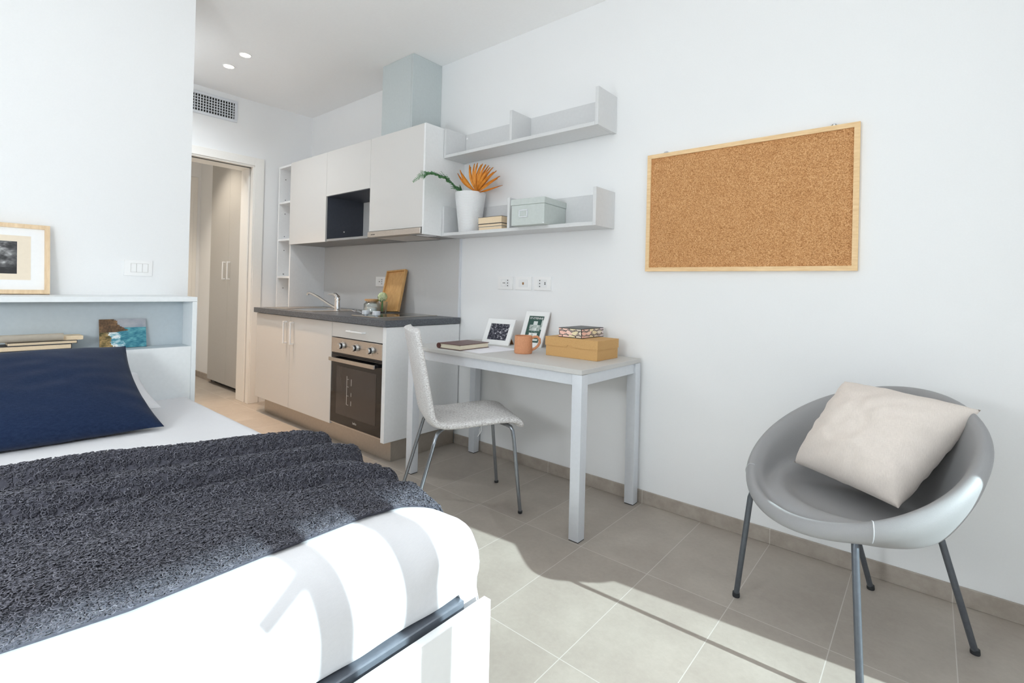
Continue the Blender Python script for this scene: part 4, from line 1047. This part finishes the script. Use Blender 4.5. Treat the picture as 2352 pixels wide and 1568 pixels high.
def photo(u, v):
    n = fbm(u*5, v*5, 8.3, 5); n2 = fbm(u*14, v*14, 3.3, 4)
    b = math.exp(-((u-.72)**2/.05+(v-.35)**2/.06))+.6*math.exp(-((u-.9)**2/.02+(v-.68)**2/.02)); g = .12+1.25*b*max(0, n*1.7-.5)*(.6+.8*n2)+.35*max(0, n2-.5)
    if v > .8: g *= .5
    if v < .12: g += .3*max(0, n-.45)
    return mixc((30, 30, 32), (205, 205, 205), g)
picture('photograph', pf, [pz(.336, .246, -.008), pz(.112, .246, -.008), pz(.112, .094, -.008), pz(.336, .094, -.008)], photo, 190, 130)

# ------------------------------------------------------------------ bed
BR_, BL_, MH, MF, MZ, MZ0 = 1.607, 2.51, 2.003, 3.862, .552, .366
bd = thing('bed_frame', 'white bed frame with metal rail and flat foot panel', 'bed', (2.85, 2.02, 0))
MB().box(3.885, 3.907, 1.552, 2.52, 0.0, .358, .0012).build('footboard', M['white_metal'], bd, smooth=0)
m = MB(); m.box(3.842, 3.872, BR_-.002, BL_-.005, .300, .3655, .006, 3).build('foot_rail', M['rail'], bd)
for d0, d1 in ((BR_+.012, BR_+.042), (BL_-.04, BL_-.01)): MB().box(2.03, 3.838, d0, d1, .302, .366, .006, 2).build('side_rail', M['rail'], bd)
MB().box(2.04, 3.80, BR_+.044, BL_-.042, .340, .3655).build('slat_base', M['rail'], bd, smooth=0)
for x in (2.06, 3.79):
    for d in (BR_+.03, BL_-.07): MB().box(x, x+.04, d, d+.04, 0, .302, .003).build('leg', M['rail'], bd, smooth=0)
# mattress in a white sheet: rounded block, softer at the foot
def rbox_pt(x, d, z):
    return x, d, z
def mat_profile(rF):
    L_ = []
    for k in range(5): L_.append((MH, MZ0+(MZ-.03-MZ0)*k/4))
    for k in range(1, 7): a = math.pi/2*k/6; L_.append((MH+.03-.03*math.cos(a), MZ-.03+.03*math.sin(a)))
    for k in range(1, 110): L_.append((MH+.03+(MF-rF-MH-.03)*k/110, MZ))
    for k in range(0, 19): a = math.pi/2*k/18; L_.append((MF-rF+rF*math.sin(a), MZ-rF+rF*math.cos(a)))
    for k in range(1, 7): L_.append((MF, MZ-rF-(MZ-rF-MZ0-.010)*k/6))
    for k in range(1, 4): L_.append((MF-.004*k, MZ0+.010-.0033*k))
    return L_
sec = [('s', k/8.0) for k in range(8)]+[('c', k/9.0) for k in range(10)]+[('t', k/80.0) for k in range(1, 80)]+[('C', k/7.0) for k in range(8)]+[('S', 1-k/6.0) for k in range(1, 7)]
m = bmesh.new(); rS = .050; cols_ = []
for ty, a in sec:
    dn = BR_ if ty in 'sc' else BR_+rS+(BL_-BR_-2*rS)*a if ty == 't' else BL_
    cw = max(0, 1-(dn-BR_)/.17); cw = cw*cw*(3-2*cw)
    L_ = mat_profile(.125-.075*cw); row = []
    for x, z in L_:
        fa = max(0, (x-3.30)/(MF-3.30)); out = .056*fa**1.7; zt = z; rr = min(rS, max(.002, (zt-MZ0)*.5))
        if ty == 'c' and x > MF-.03 and out*(1-a)**.6 > .004:      # the tucked corner hangs below the frame rail
            zm_ = MZ-.125+.075*cw
            if z < zm_: w_ = min(1, (out*(1-a)**.6-.004)/.022); zt = z+w_*(MZ0-.075+(z-MZ0)*(zm_-MZ0+.075)/(zm_-MZ0)-z); rr = min(rS, max(.002, (zt-MZ0+.075*w_)*(.5-.2*w_)))
        zb = MZ0-.075*min(1, fa*2.5) if ty in 's' else MZ0
        if ty == 's': d, zz = BR_-out, zb+(zt-rr-zb)*a
        elif ty == 'c': d, zz = BR_-out*(1-a)**.6+rr-rr*math.cos(a*math.pi/2), zt-rr+rr*math.sin(a*math.pi/2)
        elif ty == 't': d, zz = BR_+rS+(BL_-BR_-2*rS)*a, zt
        elif ty == 'C': d, zz = BL_-rr+rr*math.sin(a*math.pi/2), zt-rr+rr*math.cos(a*math.pi/2)
        else: d, zz = BL_, MZ0+(zt-rr-MZ0)*a
        wv = .0022*noise.noise(Vector((x*5, d*7, zz*4)))+.0012*noise.noise(Vector((x*22+d*6, d*14, zz*9)))
        dx = 0; dd_ = 0
        if x > MF-.03: dx = .0035*noise.noise(Vector((d*9, zz*10, 2)))-.004*math.exp(-((zz-MZ0)/.03)**2)+.0015*math.sin(d*31)*math.exp(-((zz-MZ0)/.05)**2)+.004*cw*math.sin(zz*60+d*25)
        if ty == 's': dd_ = -.006*fa*math.sin(x*42+zz*9)*(1-a)
        row.append(m.verts.new((x+dx, -(d+dd_), zz+(wv if ty in 'tcC' else 0))))
    cols_.append(row)
grid_ = [[c_[i] for c_ in cols_] for i in range(len(cols_[0]))]
for a, b in zip(grid_, grid_[1:]):
    for k in range(len(sec)-1): m.faces.new((a[k], a[k+1], b[k+1], b[k]))
# close below
m.faces.new([r[0] for r in grid_]+[r[-1] for r in reversed(grid_)])
bmesh.ops.recalc_face_normals(m, faces=m.faces)
me = bpy.data.meshes.new('mattress'); m.to_mesh(me); m.free()
tag(link('mattress', me, M['sheet'], None, (2.83, 2.02, MZ0), smooth=60), 'mattress in a smooth white sheet on the bed frame', 'mattress')
# navy pillow and the white one behind it
o = cushion('pillow', '', [(2.17, 2.60, .815), (2.14, 1.895, .820), (2.580, 1.868, .568), (2.560, 2.61, .568)], .15, M['navy'], 1.1, .035, .008, normal=(.5, 0, .8))
tag(o, 'navy blue pillow leaning on the headboard at the head of the bed', 'pillow')
o = cushion('pillow', '', [(2.035, 2.52, .690), (2.035, 1.830, .690), (2.400, 1.832, .600), (2.40, 2.52, .590)], .115, M['pillow_white'], 6.4, .015, .008, normal=(.4, 0, .8))
tag(o, 'white pillow lying behind and beneath the navy one', 'pillow')

# grey boucle blanket
def bl_edges(s_):            # s_: 0 at the far-left side .. 1 at the right edge of the bed
    d = 2.54-(2.54-BR_)*s_
    head = np.interp(d, [1.576, 1.604, 1.741, 2.017, 2.293, 2.587], [2.963, 2.949, 2.876, 2.809, 2.772, 2.751])
    foot = np.interp(d, [1.576, 1.604, 1.668, 1.76, 1.962, 2.21, 2.357, 2.587], [3.767, 3.755, 3.712, 3.693, 3.693, 3.7, 3.68, 3.666])
    return d, head, foot
def bl_height(x, d):
    h_ = 0
    # soft ridges across the bed, deeper towards the pillow end
    xa = np.interp(d, [1.576, 1.824, 1.934, 2.109, 2.311, 2.587], [3.266, 3.169, 3.124, 3.046, 3.02, 3.0])
    xb = np.interp(d, [1.576, 1.769, 1.888, 2.081, 2.192, 2.33, 2.587], [3.441, 3.372, 3.332, 3.287, 3.262, 3.229, 3.193])
    xc = np.interp(d, [1.567, 1.695, 1.787, 1.852, 2.219], [3.625, 3.523, 3.491, 3.441, 3.413])
    def valley(c_, w1, w2, dep):
        t_ = x-c_
        return dep*(1.15*math.exp(-((t_+w1)/(w1*.62))**2) - .9*math.exp(-(t_/(w1*.42))**2) + .62*math.exp(-((t_-w2)/(w2*.62))**2))
    h_ += valley(xa, .066, .062, .046)+valley(xb, .062, .056, .042)
    fade = max(0, min(1, (1.89-d)/.11))
    h_ += fade*valley(xc, .046, .050, .022)
    h_ += .006*noise.noise(Vector((x*7, d*3.2, .3)))+.003*noise.noise(Vector((x*17, d*8, 2.3)))
    return .020+max(-.012, h_)
def bl_point(a, b):
    """a: 0..1 along the bed head->foot, b: 0..1.16 across, beyond 1 hanging down the right side"""
    s_ = min(b, 1.0); d, hd_, ft = bl_edges(s_); x = hd_+(ft-hd_)*a
    z = MZ+bl_height(x, d)*min(1, 1.0)
    ed = min(a, 1-a); z = MZ+.004+(z-MZ-.004)*min(1, .25+ed*9)
    over = b-1.0
    if d < BR_+.06:
        t_ = (BR_+.06-d)/.06; z -= .012*t_*t_
    if over > 0:
        L_ = over*1.0; r_ = .030
        an = min(L_/r_, math.pi/2)
        d2 = BR_-r_*math.sin(an)*.95-.004; z2 = z-r_*(1-math.cos(an))-max(0, L_-r_*math.pi/2)
        d2 -= .010*math.sin(x*38)*min(1, L_*8)+.006*math.sin(x*71+1)*min(1, L_*8)
        return Vector((x, -d2, z2))
    return Vector((x, -d, z))
NA_, NB_ = 150, 150
base_v = np.zeros((NA_, NB_, 3))
for i in range(NA_):
    for j in range(NB_):
        base_v[i, j] = bl_point(i/(NA_-1), 1.16*j/(NB_-1))
rng = np.random.default_rng(5)
du = np.gradient(base_v, axis=0); dv = np.gradient(base_v, axis=1)
nrm = np.cross(du, dv); nrm /= np.linalg.norm(nrm, axis=2, keepdims=True)+1e-9
if nrm[NA_//2, NB_//3, 2] < 0: nrm = -nrm
vts = [base_v.reshape(-1, 3), (base_v-nrm*.006).reshape(-1, 3)]
idx = np.arange(NA_*NB_).reshape(NA_, NB_)
q0 = np.stack([idx[:-1, :-1], idx[1:, :-1], idx[1:, 1:], idx[:-1, 1:]], -1).reshape(-1, 4)
q1_ = q0[:, ::-1]+NA_*NB_
bnd = np.concatenate([idx[:, 0], idx[-1, 1:], idx[-2::-1, -1], idx[0, -2:0:-1]]); nb_ = np.roll(bnd, -1)
q2 = np.stack([bnd, nb_, nb_+NA_*NB_, bnd+NA_*NB_], -1)
quads = [q0, q1_, q2]; colr = [np.full(NA_*NB_*2, .25)]
# yarn loops: small open rings of yarn standing out of the cloth
NL, SEG, SID = 56000, 8, 3
pa = rng.random(NL); pb = rng.random(NL)
edge_n = 4200
pa[:edge_n] = np.where(rng.random(edge_n) < .5, rng.random(edge_n)*.012, 1-rng.random(edge_n)*.012)
fa, fb = pa*(NA_-1), pb*(NB_-1); ia, ib = np.minimum(fa.astype(int), NA_-2), np.minimum(fb.astype(int), NB_-2)
wa, wb_ = (fa-ia)[:, None], (fb-ib)[:, None]
cen = (base_v[ia, ib]*(1-wa)+base_v[ia+1, ib]*wa)*(1-wb_)+(base_v[ia, ib+1]*(1-wa)+base_v[ia+1, ib+1]*wa)*wb_
nn = nrm[ia, ib]
rv = rng.normal(size=(NL, 3)); tgn = rv-nn*np.sum(rv*nn, 1, keepdims=True); tgn /= np.linalg.norm(tgn, axis=1, keepdims=True)
bt = np.cross(nn, tgn)
tilt = rng.uniform(-.55, .55, (NL, 1)); e1 = tgn; e2 = bt*np.cos(tilt)+nn*np.sin(tilt); e3 = np.cross(e1, e2)
rad = rng.uniform(.0026, .0047, NL)[:, None]; yr = rng.uniform(.0009, .0014, NL)[:, None]
cen = cen+nn*rng.uniform(.0005, .0045, (NL, 1))
ph = rng.random(NL)*6.28; span = rng.uniform(3.6, 6.0, NL)
ringv = np.zeros((NL, SEG, SID, 3))
for k in range(SEG):
    an = (ph+span*k/(SEG-1))[:, None]; rdv = e1*np.cos(an)+e2*np.sin(an)
    cc_ = cen+rdv*rad*(1+.12*np.sin(an*2))
    for s_ in range(SID):
        b_ = 2*math.pi*s_/SID; ringv[:, k, s_] = cc_+(rdv*math.cos(b_)+e3*math.sin(b_))*yr
off = 2*NA_*NB_
li = off+np.arange(NL*SEG*SID).reshape(NL, SEG, SID)
for s_ in range(SID):
    s2 = (s_+1) % SID
    quads.append(np.stack([li[:, :-1, s_], li[:, 1:, s_], li[:, 1:, s2], li[:, :-1, s2]], -1).reshape(-1, 4))
vts.append(ringv.reshape(-1, 3)); colr.append(np.repeat(np.clip(rng.normal(.5, .2, NL), 0, 1), SEG*SID))
V = np.concatenate(vts).astype(np.float32); Q = np.concatenate(quads).astype(np.int32); CV = np.concatenate(colr).astype(np.float32)
og = np.array((3.2, -2.05, MZ), dtype=np.float32)
V = V-og
me = bpy.data.meshes.new('blanket'); me.vertices.add(len(V)); me.vertices.foreach_set('co', V.ravel())
me.loops.add(Q.size); me.loops.foreach_set('vertex_index', Q.ravel())
me.polygons.add(len(Q)); me.polygons.foreach_set('loop_start', np.arange(0, Q.size, 4, dtype=np.int32))
me.update(calc_edges=True)
ca = me.color_attributes.new('Col', 'FLOAT_COLOR', 'POINT')
ca.data.foreach_set('color', np.stack([CV, CV, CV, np.ones_like(CV)], -1).ravel())
me.polygons.foreach_set('use_smooth', np.ones(len(Q), dtype=bool)); me.validate()
o = bpy.data.objects.new('blanket', me); COL.objects.link(o); me.materials.append(M['boucle']); o.location = tuple(float(v) for v in og)
tag(o, 'charcoal grey boucle wool blanket spread across the foot half of the bed', 'blanket')

# ------------------------------------------------------------------ balcony door and outside
w = MB(); WX = 5.42
w.box(WX-.03, WX+.03, WD0, WD0+.035, 0, WZ).box(WX-.03, WX+.03, WD1-.06, WD1, 0, WZ).box(WX-.03, WX+.03, WD0+.035, WD1-.06, WZ-.06, WZ)
w.box(WX-.03, WX+.03, 1.515, 1.605, 0, WZ-.06).box(WX-.03, WX+.03, 1.728, 1.796, 0, WZ-.06)
wf = struct(w.build('window_1', M['white_metal'], smooth=0))
m = MB(); m.tube([(WX-.03, 1.765, 1.262), (WX-.070, 1.765, 1.262), (WX-.075, 1.785, 1.258), (WX-.075, 1.895, 1.198)], [.015, .016, .017, .016], 12)
m.build('door_lever', M['alu'], wf)
struct(MB().box(XN+.3, 8.35, -4, 8, 2.72, 2.95).build('added_sun_block', M['wall'], smooth=0))  # unseen slab added to stop the sun partway up the bed

# ------------------------------------------------------------------ light
world = bpy.data.worlds.new('sky'); SC.world = world; world.use_nodes = True
nt = world.node_tree; bg = nt.nodes['Background']
tc = nt.nodes.new('ShaderNodeTexCoord'); sx = nt.nodes.new('ShaderNodeSeparateXYZ'); rp = nt.nodes.new('ShaderNodeValToRGB')
mr = nt.nodes.new('ShaderNodeMapRange'); mr.inputs['From Min'].default_value = -1; mr.inputs['From Max'].default_value = 1
nt.links.new(tc.outputs['Generated'], sx.inputs[0]); nt.links.new(sx.outputs['Z'], mr.inputs['Value']); nt.links.new(mr.outputs[0], rp.inputs['Fac'])
el = rp.color_ramp.elements; el[0].position = .46; el[0].color = (1.9, 1.98, 2.0, 1); el[1].position = .52; el[1].color = (.84, .94, 1.0, 1)
e3_ = el.new(.85); e3_.color = (.62, .80, 1.0, 1)
nt.links.new(rp.outputs['Color'], bg.inputs['Color']); bg.inputs['Strength'].default_value = .68
S = bpy.data.lights.new('sun', 'SUN'); S.energy = 7.2; S.angle = R(.55); S.color = (.82, 1.0, 1.04)
so = bpy.data.objects.new('sun', S); COL.objects.link(so)
sd = Vector((-1, -.106, -.458)).normalized(); so.rotation_euler = sd.to_track_quat('-Z', 'Y').to_euler(); so.location = (8, -1.5, 4)
A = bpy.data.lights.new('daylight_portal', 'AREA'); A.shape = 'RECTANGLE'; A.size = WD1-WD0; A.size_y = WZ; A.cycles.is_portal = True
ao = bpy.data.objects.new('daylight_portal', A); COL.objects.link(ao); ao.location = (XN+.31, -(WD0+WD1)/2, WZ/2)
ao.rotation_euler = Vector((-1, 0, 0)).to_track_quat('-Z', 'Z').to_euler()

# ------------------------------------------------------------------ camera
cam = bpy.data.cameras.new('camera'); co = bpy.data.objects.new('camera', cam); COL.objects.link(co); SC.camera = co
fwd = Vector((-.6458, .7635, .0054)).normalized(); 
rt0 = fwd.cross(Vector((0, 0, 1))).normalized(); up0 = rt0.cross(fwd)
roll_ = .0250; rt = rt0*math.cos(roll_)+up0*math.sin(roll_); up = up0*math.cos(roll_)-rt0*math.sin(roll_)
mw = Matrix((rt, up, -fwd)).transposed().to_4x4(); mw.translation = Vector((4.6971, -2.4375, 1.1004)); co.matrix_world = mw
cam.sensor_width = 36; cam.sensor_fit = 'HORIZONTAL'; cam.lens = 1138.4164/2352*36; cam.shift_x = 0; cam.shift_y = -(784-655.742)/2352
cam.clip_start = .05
SC.view_settings.view_transform = 'Standard'; SC.view_settings.look = 'None'; SC.view_settings.gamma = 1; SC.view_settings.use_curve_mapping = False
SC.view_settings.exposure = 0.23
cy = SC.cycles; cy.use_denoising = True; cy.max_bounces = 10; cy.diffuse_bounces = 8; cy.glossy_bounces = 4; cy.transmission_bounces = 8; cy.transparent_max_bounces = 20
cy.sample_clamp_indirect = 6; cy.caustics_reflective = False; cy.caustics_refractive = False; cy.use_adaptive_sampling = True; cy.adaptive_threshold = .025
